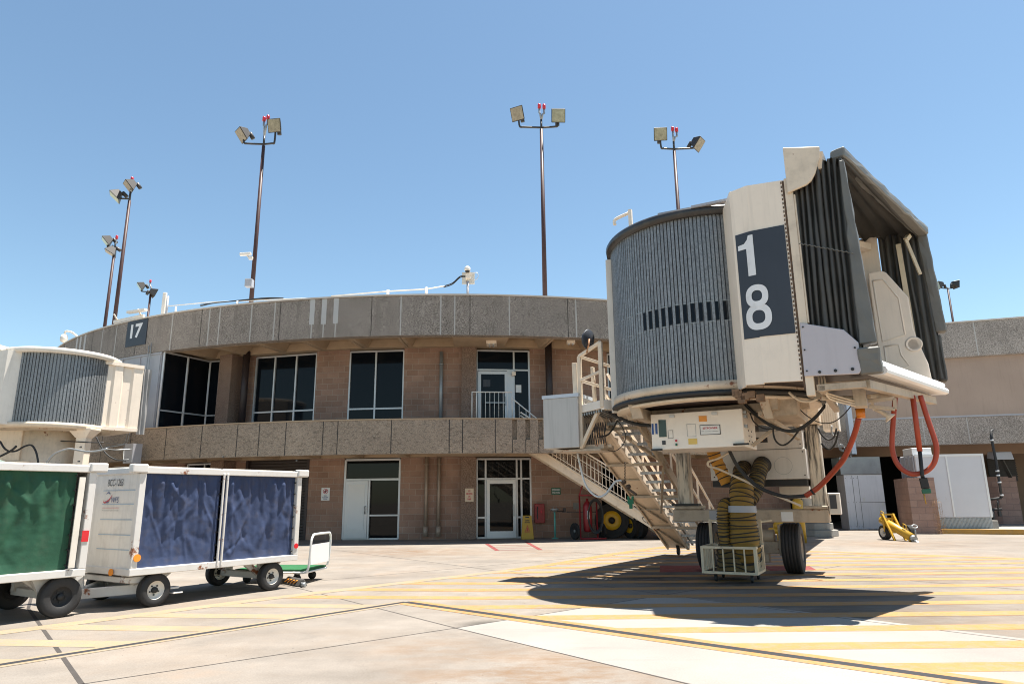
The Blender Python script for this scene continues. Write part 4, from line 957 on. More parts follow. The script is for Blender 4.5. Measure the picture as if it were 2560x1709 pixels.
# lift columns, beam and wheels
for a0, zt_ in ((-1.3, 3.3), (1.35, 3.3)):
    obj('lift_column', MB().box(a0-.135, a0+.135, 2.35, 2.65, 1.3, 2.9), 'cream_sooty', J, bevel=.02, label='lift column streaked with black grease')
    obj('column_sleeve', MB().box(a0-.17, a0+.17, 2.3, 2.7, 2.9, zt_), 'cream', J, bevel=.01)
cb_ = MB(); cb_.box(-1.55, 1.5, 2.32, 2.72, 1.0, 1.25); cb_.box(-1.5, -.95, 2.28, 2.76, 1.255, 1.33); cb_.box(1.05, 1.5, 2.28, 2.76, 1.255, 1.32); obj('wheel_beam', cb_, 'cream_dirty_shaded', J, bevel=.015)
cb_ = MB(); cb_.box(-.78, -.5, 2.31, 2.317, 1.02, 1.23); obj('patch', cb_, 'greymetal', J)
cb_ = MB(); cb_.box(-1.55, -.98, 2.25, 2.5, 1.33, 1.37); obj('grease_plate', cb_, 'black', J)
cb_ = MB(); cb_.box(.63, .85, 2.31, 2.317, 1.02, 1.2); obj('decal', cb_, 'signwhite', J); cb_ = MB(); cb_.beam((.7, 2.313, 1.05), (.78, 2.313, 1.18), .004, .02); cb_.beam((.74, 2.313, 1.06), (.72, 2.313, 1.12), .004, .03); obj('emblem', cb_, 'ink', J)
def wheel(par, c, ax, r, w, rr, tm='tyre', rm='white', hub='black', nut=0, tread=True):
    h = w/2; rd_ = min(.06, r*.12)
    pr = [(rr, -h*.86), (rr+.02, -h), (r-rd_*1.4, -h), (r-rd_*.3, -h*.86)]
    if tread:
        for k in range(5): z = -h*.7+k*h*.35; pr += [(r, z-h*.12), (r, z+h*.12), (r-.012, z+h*.13), (r-.012, z+h*.21)]
    else: pr += [(r, -h*.6), (r, h*.6)]
    pr += [(r-rd_*.3, h*.86), (r-rd_*1.4, h), (rr+.02, h), (rr, h*.86)]
    t = obj('wheel', MB().revolve(pr, c, ax, 36), tm, par)
    rp_ = [(rr, -h*.86), (rr*.93, -h*.3), (rr*.55, -h*.2), (0, -h*.25), (0, h*.2), (rr*.55, h*.15), (rr*.9, h*.3), (rr, h*.86)]
    obj('rim', MB().revolve(rp_, c, ax, 28), rm, t)
    hb = MB(); A = V(ax).normalized()
    for s in (-1, 1): hb.revolve([(0, 0), (rr*.36, 0), (rr*.32, h*.5), (0, h*.55)], V(c)+A*s*h*.15, A*s, 14)
    e = A.cross(V((0, 0, 1))).normalized(); g_ = A.cross(e)
    for k in range(nut):
        th = 2*math.pi*k/nut+.3
        for s in (-1, 1): q = V(c)+A*s*h*.15+(e*math.cos(th)+g_*math.sin(th))*rr*.52; hb.tube([q, q+A*s*h*.22], rr*.09, 6)
    obj('hub', hb, hub, t); return t
for a0 in (-.95, .74): wheel(J, (a0, 2.78, .49), (1, 0, 0), .49, .36, .27, rm='cream_dirty_shaded', hub='cream_dirty_shaded')
bg_ = MB(); bg_.box(-.1, .5, 2.6, 2.95, .38, .62); bg_.tube([(-.05, 2.65, .72), (.42, 2.65, .72)], .13, 14); bg_.box(.1, .3, 2.55, 2.75, .2, .4); bg_.beam((-.75, 2.78, .5), (.55, 2.78, .5), .12, .14); bg_.box(-.15, .1, 2.55, 3.0, .62, 1.0); bg_.box(.5, .56, 2.55, 3.0, .35, .95)
obj('drive_bogie', bg_, 'cream_dirty_shaded', J, bevel=.015)
sb = MB(); p = [(1.5, 2.45), (1.72, 2.45)]; sb.box(1.51, 1.72, 2.35, 2.58, 1.15, 1.56); o = obj('control_box', sb, 'white', J, bevel=.01); obj('grille', MB().box(1.54, 1.66, 2.335, 2.352, 1.26, 1.52), 'grid', o)
ct = MB(); p = jB(*cM(1600, 70), 3.2); r_ = jB(*cM(1750, 290), 3.2); ct.box(p.x, r_.x, 3.2, 3.8, r_.z, p.z+.2)
for k in range(7): x = p.x+(r_.x-p.x)*(k+.5)/7; ct.box(x-.012, x+.012, 3.18, 3.2, r_.z+.03, p.z+.2)
obj('equipment_cabinet', ct, 'white', J)
# tunnel to the rotunda
tn = MB()
def sect(a, z0, z1, b0, b1, za, zb): tn.hexa([(-a, b0, z0+za), (a, b0, z0+za), (a, b1, z0+zb), (-a, b1, z0+zb), (-a, b0, z1+za), (a, b0, z1+za), (a, b1, z1+zb), (-a, b1, z1+zb)])
sect(1.25, 3.3, 5.9, 1.5, 8.5, 0, .3); sect(1.1, 3.4, 5.75, 8.5, 15.6, .3, .7)
obj('tunnel', tn, 'cream', J)
ro = MB(); rc_ = V((-.3, 16.8, 0)); ro.revolve([(0, 4.0), (1.6, 4.0), (1.6, 6.6), (0, 6.7)], rc_, (0, 0, 1), 32); obj('rotunda', ro, 'galv', J)
ro = MB(); rc_ = JI @ V((11.75, 27.4, 0)); ro.tube([rc_+V((0, 0, .5)), rc_+V((0, 0, 4.0))], .42, 20); ro.tube([rc_+V((0, 0, .5)), rc_+V((0, 0, .62))], .5, 16); obj('rotunda_pillar', ro, 'white', J)
ro = MB(); ro.revolve([(0, 0), (.78, 0), (.78, .24), (0, .24)], rc_, (0, 0, 1), 8, smooth=False); ro.revolve([(0, .245), (.62, .245), (.62, .49), (0, .49)], rc_, (0, 0, 1), 8, smooth=False); obj('plinth', ro, 'conc_pad', J, bevel=.02)
# landing and its guard rails
Lp = V((-2.58, -.1, 3.3)); Rp = V((-1.93, -.6, 3.3)); Bp = V((-2.0, .9, 3.3)); Lb = V((-2.95, .75, 3.3))
ld = MB(); ld.prism([Lp, Rp, Bp, Lb], (0, 0, -.16)); ld.beam(Rp-V((0, 0, .1)), (-1.7, -.3, 3.2), .1, .18); obj('landing', ld, 'white', J, bevel=.006)
gr = MB()
for k in range(9): t = (k+.5)/9; gr.beam(Lp.lerp(Rp, t)+V((0, 0, -.2)), Lb.lerp(Bp, t)+V((0, 0, -.2)), .02, .05)
for k in range(7): t = (k+.5)/7; gr.beam(Lp.lerp(Lb, t)+V((0, 0, -.19)), Rp.lerp(Bp, t)+V((0, 0, -.19)), .02, .03)
obj('landing_grating', gr, 'steel', J)
gr = MB(); up1 = V((0, 0, .98))
gr.beam(Lp-V((0, 0, .85)), Lp+up1, .075, .075); gr.beam(Rp-V((0, 0, .15)), Rp+up1*1.12, .075, .075); gr.beam(Lp+up1, Rp+up1*1.12, .06, .06); gr.beam(Lp+up1*.5, Rp+up1*.55, .05, .05)
P3 = V((-2.12, .9, 3.3)); gr.beam(Lp+up1, P3+up1*.86, .05, .05); gr.beam(Lp+up1*.5, P3+up1*.36, .05, .05); gr.tube(bez([P3+up1*.95, P3+up1*.2, P3+V((.03, 0, .02)), P3+V((.18, -.05, -.02))], 4), .035, 8); gr.beam(P3+up1*.95, P3+V((.4, -.3, .7)), .045, .045)
p = jB(*c54(755, 615), .35); gr.beam((p.x, .35, 3.25), (p.x-.03, .35, p.z), .09, .06)
gr.beam(Lp+V((-.13, .1, -.2)), Lp+V((-.15, .1, .88)), .06, .1); gr.beam(Lp-V((0, 0, .82)), Rp.lerp(Lp, .25)+V((0, .1, -.16)), .06, .08); gr.beam(Lp-V((0, -.2, .8)), Lp+V((.5, .3, -.8)), .06, .06)
obj('guard_rail', gr, 'cream', J, bevel=.005)
mr = MB(); c = jB(*c54(685, 250), -.35); mr.revolve([(0, -.01), (.19, -.01), (.2, .01), (.17, .045), (.09, .075), (0, .085)], c, (-.92, .2, .15), 24); o = obj('convex_mirror', mr, 'navy', J)
mr = MB(); q = jB(*c54(662, 430), -.35); mr.tube([q, q.lerp(c, .5)+V((.03, -.03, 0)), c+V((.02, 0, 0))], .018, 6); obj('mirror_arm', mr, paint('rusty arm', (.4, .2, .1), .6), o)
bx = MB(); p = jB(*c54(118, 1010), -.2); bx.box(-3.36, -2.6, -.2, .55, 2.47, 3.46); o = obj('landing_cabinet', bx, paint('pale weathered cabinet', (.46, .45, .43), .55, .1, var=.06, streak=.35), J, bevel=.006)
bx = MB(); bx.box(-3.38, -2.585, -.215, .56, 3.462, 3.53); obj('lid', bx, 'paleblue_metal', o)
bx = MB(); bx.box(-3.2, -2.2, -.1, .6, 2.40, 2.44); bx.box(-2.62, -2.15, -.05, .5, 2.44, 2.52); obj('tray', bx, 'cream_dirty_shaded', J)
mp = MB()
for k in range(8): x = -2.52+k*.05; mp.beam((x, 0, 2.5), (x+.05, 0, 2.95), .012, .012); mp.beam((x+.05, 0.01, 2.5), (x, 0.01, 2.95), .012, .012)
obj('wire_mesh', mp, 'darkbrown', J)
# service stair with baggage chute
zi = lambda b: 3.31-.485*b
SL = V((0, 1, -.485)).normalized(); SN = V((0, .485, 1)).normalized()
stx = MB()
def inc(a, b, h=0): return V((a, b, zi(b)))+SN*h
stx.beam(inc(-2.35, .1), inc(-2.35, 6.4), .07, .16, tuple(SN)); obj('stair_stringer', stx, 'cream_clean', J, label='bright near stringer of the service stair')  # cleaner cream stands for sunlight on this stringer
stx = MB(); stx.beam(inc(-1.65, .2, -.02), inc(-1.65, 6.4, -.02), .06, .22, tuple(SN)); stx.beam(inc(-2.24, .2, .1), inc(-2.24, 6.4, .1), .05, .1, tuple(SN)); obj('stair_stringer', stx, 'cream_dirty_shaded', J)  # darker cream stands for the shaded stringer face
tr = MB(); b = .35
while b < 6.3:
    z = zi(b)+.04; tr.box(-2.3, -1.68, b-.13, b+.13, z-.025, z); tr.box(-2.3, -1.68, b-.135, b-.115, z-.05, z+.01); b += .385
obj('tread', tr, 'galv_box', J)
ch = MB(); ch.hexa([inc(-2.9, .2, -.04), inc(-2.39, .2, -.04), inc(-2.39, 6.4, -.04), inc(-2.9, 6.4, -.04), inc(-2.9, .2), inc(-2.39, .2), inc(-2.39, 6.4), inc(-2.9, 6.4)])
ch.beam(inc(-2.92, .2, .12), inc(-2.92, 6.4, .12), .03, .3, tuple(SN)); obj('baggage_chute', ch, 'cream', J)
rb_ = MB()
for b in (.75, 2.12, 3.53, 5.1): rb_.beam(inc(-2.92, b, -.08), inc(-1.62, b, -.08), .06, .06)
for b in (2.8, 4.2): rb_.beam(inc(-2.9, b, -.06), inc(-2.4, b, -.06), .03, .03)
rb_.beam(inc(-2.9, .2, -.06), inc(-2.9, 6.4, -.06), .04, .05, tuple(SN))
rb_.beam(inc(-2.88, 3.9, -.06), inc(-2.45, 4.9, -.06), .04, .03); rb_.beam(inc(-2.88, 5.15, -.06), inc(-2.42, 6.3, -.06), .04, .03); rb_.beam(inc(-2.68, .3, -.06), inc(-2.55, 2.1, -.06), .02, .03)
rb_.beam(inc(-1.62, 2.1, -.08), inc(-2.1, 3.5, -.5), .05, .05); rb_.beam((-2.3, .7, 2.95), inc(-1.62, 2.15, -.05), .06, .06); rb_.beam(inc(-2.2, 3.5, 0), inc(-1.6, 4.9, -.1), .05, .05)
obj('stair_bracing', rb_, 'cream_dirty_shaded', J)
for a0 in (-2.3, -1.65):
    hr = MB()
    for h in (.5, .95): hr.beam(inc(a0, .3, h), inc(a0, 6.2, h), .04, .045, tuple(SN))
    for k in range(6): b = .5+k*1.12; hr.beam(inc(a0, b, .05), inc(a0, b, .05)+V((0, 0, 1.0)), .04, .04)
    obj('stair_handrail', hr, 'cream_clean', J)
wh = MB().revolve([(0, -.03), (.09, -.03), (.1, 0), (.09, .03), (0, .03)], (-2.6, 6.3, .1), (1, 0, 0), 16); wh.beam((-2.6, 6.3, .1), (-2.6, 6.2, .3), .07, .05); obj('caster', wh, 'black', J)
def cable(name, pts, r, m, par=J, n=6, sm=5): return obj(name, MB().tube(bez(pts, sm), r, n), m, par)
jm = lambda l, b: [jB(*cM(x, y), b) for x, y in l]
for off in (0, 6, 12, 20): cable('cable', jm([(1000, 70+off), (1080, 150+off), (1200, 240+off), (1330, 295+off*.6), (1440, 278+off), (1560, 190+off), (1640, 95+off)], -.5), .014, 'black')
cable('cable', jm([(1050, 160), (1080, 230), (1150, 280), (1240, 290)], -.5), .012, 'black')
cable('cable', jm([(1235, 250), (1235, 330), (1260, 390), (1310, 415), (1370, 380), (1440, 290)], -.3), .016, 'black')
cable('cable', jm([(1400, 40), (1440, 130), (1520, 200), (1610, 240), (1700, 235), (1780, 180), (1850, 100)], -.5), .009, 'black')
cable('cable', jm([(1585, 280), (1610, 330), (1660, 370), (1710, 350), (1730, 280)], 2.2), .02, 'black'); cable('cable', jm([(1610, 400), (1640, 435), (1680, 445), (1720, 400), (1745, 300)], 2.2), .02, 'black')
cable('conduit_bend', jm([(1355, 0), (1400, 40), (1460, 70), (1530, 70), (1580, 50)], -1.4), .022, 'cream'); cable('conduit_bend', jm([(1690, 260), (1695, 330), (1740, 345)], 2.4), .02, 'steel')
cable('cable', [jB(*c54(x, y), -.2) for x, y in [(960, 1205), (1100, 1280), (1250, 1340), (1400, 1370), (1500, 1375)]], .035, 'black')
cable('cable', [jB(*c54(x, y), .1) for x, y in [(1065, 1310), (1030, 1370), (990, 1440), (930, 1500), (820, 1530)]], .016, 'black'); cable('cable', [jB(*c54(x, y), .1) for x, y in [(1065, 1310), (1150, 1310), (1260, 1330), (1330, 1345)]], .016, 'black')
cable('cable', [jB(*c54(x, y), 0) for x, y in [(905, 1355), (910, 1420), (890, 1480)]], .012, 'black')
cable('cable', [jB(*c55(x, y), .3) for x, y in [(830, 195), (900, 225), (980, 225), (1060, 160), (1100, 60), (1060, -60), (1010, -130)]], .008, 'black')
cable('support_pole', jm([(890, 470), (800, 520), (735, 540), (718, 560), (735, 585), (800, 600), (1000, 690), (1200, 785), (1450, 890)], .7), .022, 'cream', sm=3)
cable('drain_hose', [jB(*c55(x, y), .4) for x, y in [(505, 245), (540, 400), (590, 600), (660, 720), (760, 790), (850, 760), (920, 670), (980, 600), (1050, 590)]], .022, 'clearhose', n=8)
cn = MB()
for k in range(14): x, y = 1090, 360+k*18; p = jB(*c55(x, y), .8); cn.tube([p, jB(*c55(x+(4 if k % 2 else -4), y+16), .8)], .012, 5)
for x, y in ((1075, 610), (1130, 665)): p = jB(*c55(x, y), .8); cn.revolve([(0, -.04), (.045, -.03), (.045, .03), (0, .04)], p, (.3, .9, .2), 12)
cn.beam(jB(*c55(1130, 690), .8), jB(*c55(1230, 765), .8), .05, .04); obj('chain_hoist', cn, 'chain', J)
gs = MB(); p = jB(*c55(1160, 855), 1.2); gs.beam(p+V((-.05, 0, .12)), p+V((-.03, 0, -.02)), .03, .04); gs.beam(p+V((.05, 0, .12)), p+V((.03, 0, -.02)), .03, .04); gs.box(p.x-.06, p.x+.06, p.y-.02, p.y+.02, p.z-.04, p.z+.05); gs.box(p.x-.03, p.x+.03, p.y-.02, p.y+.02, p.z-.13, p.z-.04); obj('strap', gs, 'greenstrap', J)

# ducts, basket and power cables
def duct(lab, pts, r, m, pitch=.075, taper=None, ribr=.011, sag=.1, rootz=None):
    P = [JI.inverted() @ V(p) for p in bez(pts, 14)]
    L = [0]
    for a, b in zip(P, P[1:]): L.append(L[-1]+(b-a).length)
    n = int(L[-1]/pitch*4)
    def ptat(s):
        for i in range(len(L)-1):
            if L[i+1] >= s: return P[i].lerp(P[i+1], (s-L[i])/max(1e-6, L[i+1]-L[i]))
        return P[-1]
    path = [ptat(L[-1]*i/n) for i in range(n+1)]
    rad = [(r*(1+(taper-1)*i/n) if taper else r)*(1-(.07 if i % 4 == 2 else .03 if i % 2 else 0))*(1+.03*noise.noise(V((i*.2, r*9, 1)))) for i in range(n+1)]
    D = thing('air_duct', lab, 'air hose', (path[-1].x, path[-1].y, min(p.z for p in path)), 0, 'hoses of the cooling unit')
    obj('fabric', MB().tube(path, rad, 22), m, D, world=True)
    rb = MB()
    for i in range(0, n+1, 4):
        d = (path[min(i+1, n)]-path[max(i-1, 0)]).normalized(); d = (d+V((random.gauss(0, .07), random.gauss(0, .07), random.gauss(0, .07)))).normalized(); rb.revolve([(rad[i]-.004, -ribr), (rad[i]+.009, -ribr*.5), (rad[i]+.009, ribr*.5), (rad[i]-.004, ribr)], path[i], d, 24)
    obj('ribs', rb, 'ductrib', D, world=True); return D
D = duct('thick yellow and black ribbed air hose hanging into the cage', [(.14, 1.2, 1.78), (.14, 1.08, 1.6), (.13, 1.0, 1.3), (.13, 1.0, .95), (.13, 1.02, .6), (.1, 1.1, .42)], .205, 'duct', .075, 1.4)
tp_ = MB(); tp_.tube([(0.135, 1.0, 1.33), (.13, 1.0, 1.24)], .262, 22, False); o = obj('tape_band', MB().tube([MATX[J] @ p for p in tp_.v[:0]] or [MATX[J] @ V((.132, 1.0, 1.34)), MATX[J] @ V((.13, 1.0, 1.22))], [.258, .263], 22, False), 'tape', D, world=True)
duct('slim yellow and black ribbed hose folded beside the thick hose', [(-.2, .98, .62), (-.215, .95, .9), (-.2, .92, 1.2), (-.17, .95, 1.34), (-.13, 1.08, 1.36), (-.12, 1.2, 1.2)], .115, 'duct', .052)
duct('brown ribbed hose bending out of the right port of the cooling unit', [(.43, 2.02, 2.11), (.44, 1.75, 2.12), (.43, 1.55, 2.03), (.38, 1.4, 1.82), (.33, 1.3, 1.6), (.24, 1.2, 1.45)], .145, 'duct_dark', .05)
duct('short dark hose bending out of the left port of the cooling unit', [(.07, 2.02, 2.07), (.06, 1.8, 2.06), (.03, 1.62, 1.95), (.02, 1.5, 1.75)], .135, 'duct_dark', .06)
duct('orange hose slanting down behind the white converter box', [(-.42, 1.25, 2.55), (-.36, 1.27, 2.3), (-.26, 1.3, 2.0), (-.16, 1.3, 1.75)], .125, 'duct_orange', .12)
B0 = thing('hose_basket', 'pale yellow barred cage on casters under the hoses', 'cage cart', MATX[J] @ V((-.07, 1.1, 0)), JA)
x0, x1, y0, y1 = -.52, .42, -.38, .4; z0, z1 = .16, .6
fr = MB()
for z in (z0, z1):
    for p, q in (((x0, y0), (x1, y0)), ((x1, y0), (x1, y1)), ((x1, y1), (x0, y1)), ((x0, y1), (x0, y0))): fr.beam((*p, z), (*q, z), .045, .045)
for p in ((x0, y0), (x1, y0), (x1, y1), (x0, y1)): fr.beam((*p, z0-.02), (*p, z1+.02), .052, .052)
for x in (x0, x1): fr.beam((x, y1, z1), (x, y1, 1.08), .05, .05)
fr.beam((x0, y1, 1.05), (x1, y1, 1.05), .04, .04); fr.beam((x1, y1, 1.03), (x1+.2, y1+.1, 1.06), .03, .03)
obj('frame', fr, 'paleyellow', B0, bevel=.004)
br = MB()
for k in range(1, 5): x = x0+(x1-x0)*k/5; br.beam((x, y0, z0), (x, y0, z1), .045, .02); br.beam((x, y1, z0), (x, y1, z1), .045, .02)
for k in range(1, 6): y = y0+(y1-y0)*k/6; br.beam((x1, y, z0), (x1, y, z1), .02, .03); br.beam((x0, y, z0), (x0, y, z1), .02, .03)
obj('bars', br, 'paleyellow', B0)
obj('floor', MB().box(x0+.03, x1-.03, y0+.03, y1-.03, z0-.01, z0+.01), 'darkbrown', B0)
for p in ((x0+.2, y0+.08), (x1-.1, y0+.08), (x1-.1, y1-.08), (x0+.2, y1-.08)):
    cs = MB().revolve([(0, -.02), (.055, -.02), (.06, 0), (.055, .02), (0, .02)], (p[0], p[1], .06), (1, 0, 0), 14); cs.beam((p[0], p[1], .05), (p[0], p[1], .145), .06, .05); obj('caster', cs, 'black', B0)
fl = MB()
def heap(u, v):
    th = u*2*math.pi; r = (1-.12*v)*.36+.05*noise.noise(V((math.cos(th)*2, math.sin(th)*2, v*4))); 
    return V((.02+r*1.05*math.cos(th), .02+r*.9*math.sin(th), .18+.46*v+.03*noise.noise(V((th, v*3, 5)))))
fl.grid(heap, 40, 12); fl.add([heap(i/40, 1) for i in range(40)]+[(.02, 0, .68)], [(i, (i+1) % 40, 40) for i in range(40)])
H_ = obj('folded_hose', fl, 'duct_dark', None); H_.location = B0.location; H_.rotation_euler = (0, 0, JA); tag(H_, 'crumpled dark brown end of hose lying in the yellow cage', 'air hose'); MATX[H_] = MATX[B0]
fl = MB()
for k in range(5): pts = [heap(i/30, .12+.2*k+.06*math.sin(i*.4+k)) + V((0, 0, .02*math.sin(i*.9))) for i in range(31)]; fl.tube([V((p.x*1.03, p.y*1.03, p.z)) for p in pts], .011, 5)
obj('ribs', fl, 'ductrib', H_)
W_ = MATX[J]
pw = thing('power_cable', 'orange power cable sweeping down from the amber lamp to the hose cage', 'cable', W_ @ V((1.4, .3, 1.5)))
pts = [jB(*cE3(550, 235), -.6), jB(*cE3(505, 400), -.4), jB(*cE3(420, 600), -.2), jB(*cE3(330, 720), 0), jB(*cE3(180, 880), .2), jB(*cE3(55, 965), .3)]
obj('sleeve', MB().tube([W_ @ p for p in bez(pts, 6)], .043, 12), 'orange', pw, world=True)
pts = [jB(*cE3(60, 962), .3)]+jm([(1400, 818), (1300, 812), (1150, 760), (1050, 690), (960, 590), (900, 480), (885, 440)], .3)
obj('lead', MB().tube([W_ @ p for p in bez(pts, 5)], .032, 10), 'black', pw, world=True)
pts = [jB(*cE3(125, 925), .25), jB(*cE3(110, 935), .25)]; obj('band', MB().tube([W_ @ p for p in pts], .056, 12), 'black', pw, world=True)
pw = thing('power_cable', 'orange cable hanging in a long loop under the canopy', 'cable', W_ @ V((3.0, .2, 1.8)))
lp = [(890, 30), (868, 300), (860, 500), (885, 620), (940, 705), (1020, 755), (1090, 762), (1180, 735), (1245, 670), (1272, 580), (1265, 470), (1195, 260), (1122, 30)]
obj('sleeve', MB().tube([W_ @ jB(*cE3(x, y), -.3) for x, y in lp][:0] or [W_ @ p for p in bez([jB(*cE3(x, y), -.3) for x, y in lp], 6)], .038, 12), 'orange', pw, world=True)
pw = thing('power_cable', 'straight hanging orange cable ending in a black and green plug', 'cable', W_ @ V((3.07, -.35, 1.5)))
q = [jB(*cE3(x, y), -.38) for x, y in ((1050, 30), (1080, 250), (1118, 550), (1140, 770), (1148, 800), (1185, 945))]
obj('sleeve', MB().tube([W_ @ p for p in q[:3]], .038, 12), 'orange', pw, world=True); obj('lead', MB().tube([W_ @ p for p in q[2:5]], .028, 10), 'black', pw, world=True)
d = (q[5]-q[4]); pg = MB(); pg.beam(W_ @ q[4], W_ @ (q[4]+d*.68), .1, .11); obj('plug', pg, 'black', pw, world=True, bevel=.01); pg = MB(); pg.beam(W_ @ (q[4]+d*.69), W_ @ q[5], .11, .12); obj('plug_end', pg, 'greensign', pw, world=True, bevel=.01)
pg = MB().tube([W_ @ (q[4]+d*.9+V((-.04, 0, 0))), W_ @ (q[5]+V((-.03, 0, -.15)))], .008, 5); obj('strap', pg, 'yellow', pw, world=True)

# ------------------------------------------------------------------ left jet bridge (gate 17)
K0 = V((-16.1, 23.8, 0)); K = thing('jet_bridge', 'cream jet bridge at far left joining the building below the gate sign 17', 'jet bridge', K0)
cF = lambda x, y: (x*420/1937, 840+y*420/1937)
kw = lambda x, y, Y: at(*cF(x, y), Y=Y)
mb = slats(MB(), (0, 0), 1.72, -200, 20, 4.12, 6.42, 3.3, .045); mb.revolve([(1.66, 4.12), (1.66, 6.42)], (0, 0, 0), (0, 0, 1), 40); obj('rotunda_curtain', mb, 'galv', K)
obj('rotunda_roof', MB().revolve([(1.6, 6.42), (1.86, 6.42), (1.88, 6.56), (1.8, 6.6), (0, 6.66)], (0, 0, 0), (0, 0, 1), 56), 'white', K)
obj('base_ring', MB().revolve([(1.4, 3.95), (1.78, 3.95), (1.8, 4.11), (1.4, 4.12)], (0, 0, 0), (0, 0, 1), 56), 'cream', K)
obj('rotunda_floor', MB().revolve([(0, 3.9), (1.5, 3.9), (1.5, 3.98), (0, 3.98)], (0, 0, 0), (0, 0, 1), 40), 'cream_dirty_shaded', K)
obj('pedestal', MB().revolve([(0, 0), (.98, 0), (.98, 3.9), (0, 3.9)], (0, 0, 0), (0, 0, 1), 40), 'cream', K)
gz = MB(); gz.prism([(-3.4, -1.0, 3.95), (-.3, -1.0, 3.95), (-.3, -1.0, 2.8), (-1.5, -1.0, 3.05), (-3.4, -1.0, 3.75)], (0, .5, 0)); gz.box(-3.5, -1.2, -1.2, -.6, 3.86, 3.98); obj('support_gusset', gz, 'cream', K, bevel=.02)
pn = MB(); poly = [(-6, -2.1), (-3.2, -1.95), (-2.2, -1.9), (-.5, -1.95), (-.12, -1.62)]
for (xa, ya), (xb, yb) in zip(poly, poly[1:]): pn.hexa([(xa, ya, 4.02), (xb, yb, 4.02), (xb, yb+.12, 4.02), (xa, ya+.12, 4.02), (xa, ya, 6.45), (xb, yb, 6.45), (xb, yb+.12, 6.45), (xa, ya+.12, 6.45)])
pn.box(-6, -2.25, -2.02, .5, 3.95, 6.4); obj('tunnel_panel', pn, 'white', K)
cp = MB(); cp.prism([(-6, -2.15, 6.455), (-.75, -2.0, 6.455), (-.7, .4, 6.455), (-6, .4, 6.455)], (0, 0, .16)); obj('tunnel_cap', cp, 'white', K)
tA = V((1.45, -.35, 0)); tB = V((2.45, .9, 0)); td = (tB-tA).normalized(); tn_ = V((-td.y, td.x, 0))
cn = MB()
prof = [0, .05, .16, .2, .36, .4, .56, .6, .76, .8, .95, 1.0]; off = [0, 0, 0, .06, .06, 0, 0, .06, .06, 0, 0, 0]
L = (tB-tA).length
for z0, z1 in ((4.1, 6.3),):
    pts = [tA+td*(L*u)-tn_*(.07-o) for u, o in zip(prof, off)]; vs = []
    for p in pts: vs += [p+V((0, 0, z0)), p+V((0, 0, z1))]
    cn.add(vs, [(2*i, 2*i+2, 2*i+3, 2*i+1) for i in range(len(pts)-1)])
cn.prism([tA+V((0, 0, 4.0)), tB+V((0, 0, 4.0)), tB+tn_*2.4+V((0, 0, 4.0)), tA+tn_*2.4+V((0, 0, 4.0))], (0, 0, 2.36))
cn.prism([tA-tn_*.1+V((0, 0, 6.3)), tB-tn_*.1+V((0, 0, 6.3)), tB-tn_*0+V((0, 0, 6.3)), tA-tn_*0+V((0, 0, 6.3))], (0, 0, .12)); cn.prism([tA-tn_*.1+V((0, 0, 4.0)), tB-tn_*.1+V((0, 0, 4.0)), tB+V((0, 0, 4.0)), tA+V((0, 0, 4.0))], (0, 0, .11))
obj('corridor', cn, 'cream_clean', K)
ps = MB(); ps.beam(tA-td*.1-tn_*.12+V((0, 0, 3.98)), tA-td*.1-tn_*.12+V((0, 0, 6.5)), .16, .22); ps.beam(tA-td*.36-tn_*.1+V((0, 0, 3.98)), tA-td*.36-tn_*.1+V((0, 0, 6.45)), .2, .1); obj('corner_post', ps, 'cream', K, bevel=.01)
cu = MB(); cu.grid(lambda u, v: tB+td*(.3*u)-tn_*(.02-.04*math.sin(u*14+3*v)-.03*noise.noise(V((u*4, v*5, 2))))+V((0, 0, 3.92+2.4*v)), 14, 16); obj('weather_curtain', cu, paint('grey weather curtain', (.30, .29, .28), .7, var=.15), K)
cl_ = MB(); c0 = V((1.42, -.42, 0)); cl_.box(c0.x-.17, c0.x+.17, c0.y-.17, c0.y+.17, 0, 3.72); cl_.add([c0+V(p) for p in [(-.19, -.19, 3.68), (.19, -.19, 3.68), (.19, .19, 3.68), (-.19, .19, 3.68), (-.38, -.3, 3.93), (.38, -.3, 3.93), (.38, .3, 3.93), (-.38, .3, 3.93)]], [(3, 2, 1, 0), (4, 5, 6, 7), (0, 1, 5, 4), (1, 2, 6, 5), (2, 3, 7, 6), (3, 0, 4, 7)]); cl_.box(c0.x-.38, c0.x+.38, c0.y-.3, c0.y+.3, 3.93, 4.0); obj('corner_column', cl_, 'cream_clean', K, bevel=.01)
fb = MB(); fb.box(-.9, 1.25, -1.0, -.7, 2.35, 2.72); fb.beam((-.9, -1.05, 2.86), (.1, -1.05, 2.86), .03, .05); obj('tie_beam', fb, 'cream', K, bevel=.01)
def kc(pts, r, m='black'): return obj('cable', MB().tube([p-K0 for p in bez(pts, 5)], r, 6), m, K)
kc([kw(x, y, 22.3) for x, y in [(0, 1210), (50, 1290), (110, 1325), (190, 1320), (280, 1270), (360, 1255), (410, 1320), (435, 1420), (440, 1500)]], .03)
kc([kw(x, y, 22.2) for x, y in [(0, 1385), (70, 1350), (140, 1310), (190, 1265)]], .035)
kc([kw(x, y, 22.4) for x, y in [(525, 1500), (560, 1430), (640, 1350), (780, 1300), (860, 1305), (990, 1328), (1110, 1325), (1240, 1298)]], .035, 'steel')
kc([kw(x, y, 23.0) for x, y in [(1110, 1160), (1160, 1260), (1230, 1360), (1330, 1420), (1450, 1435)]], .022); kc([kw(x, y, 23.2) for x, y in [(690, 1180), (720, 1090), (800, 1075), (960, 1070)]], .018)
kc([kw(x, y, 23.2) for x, y in [(680, 1300), (690, 1215), (760, 1210), (1000, 1222), (1200, 1225)]], .02)
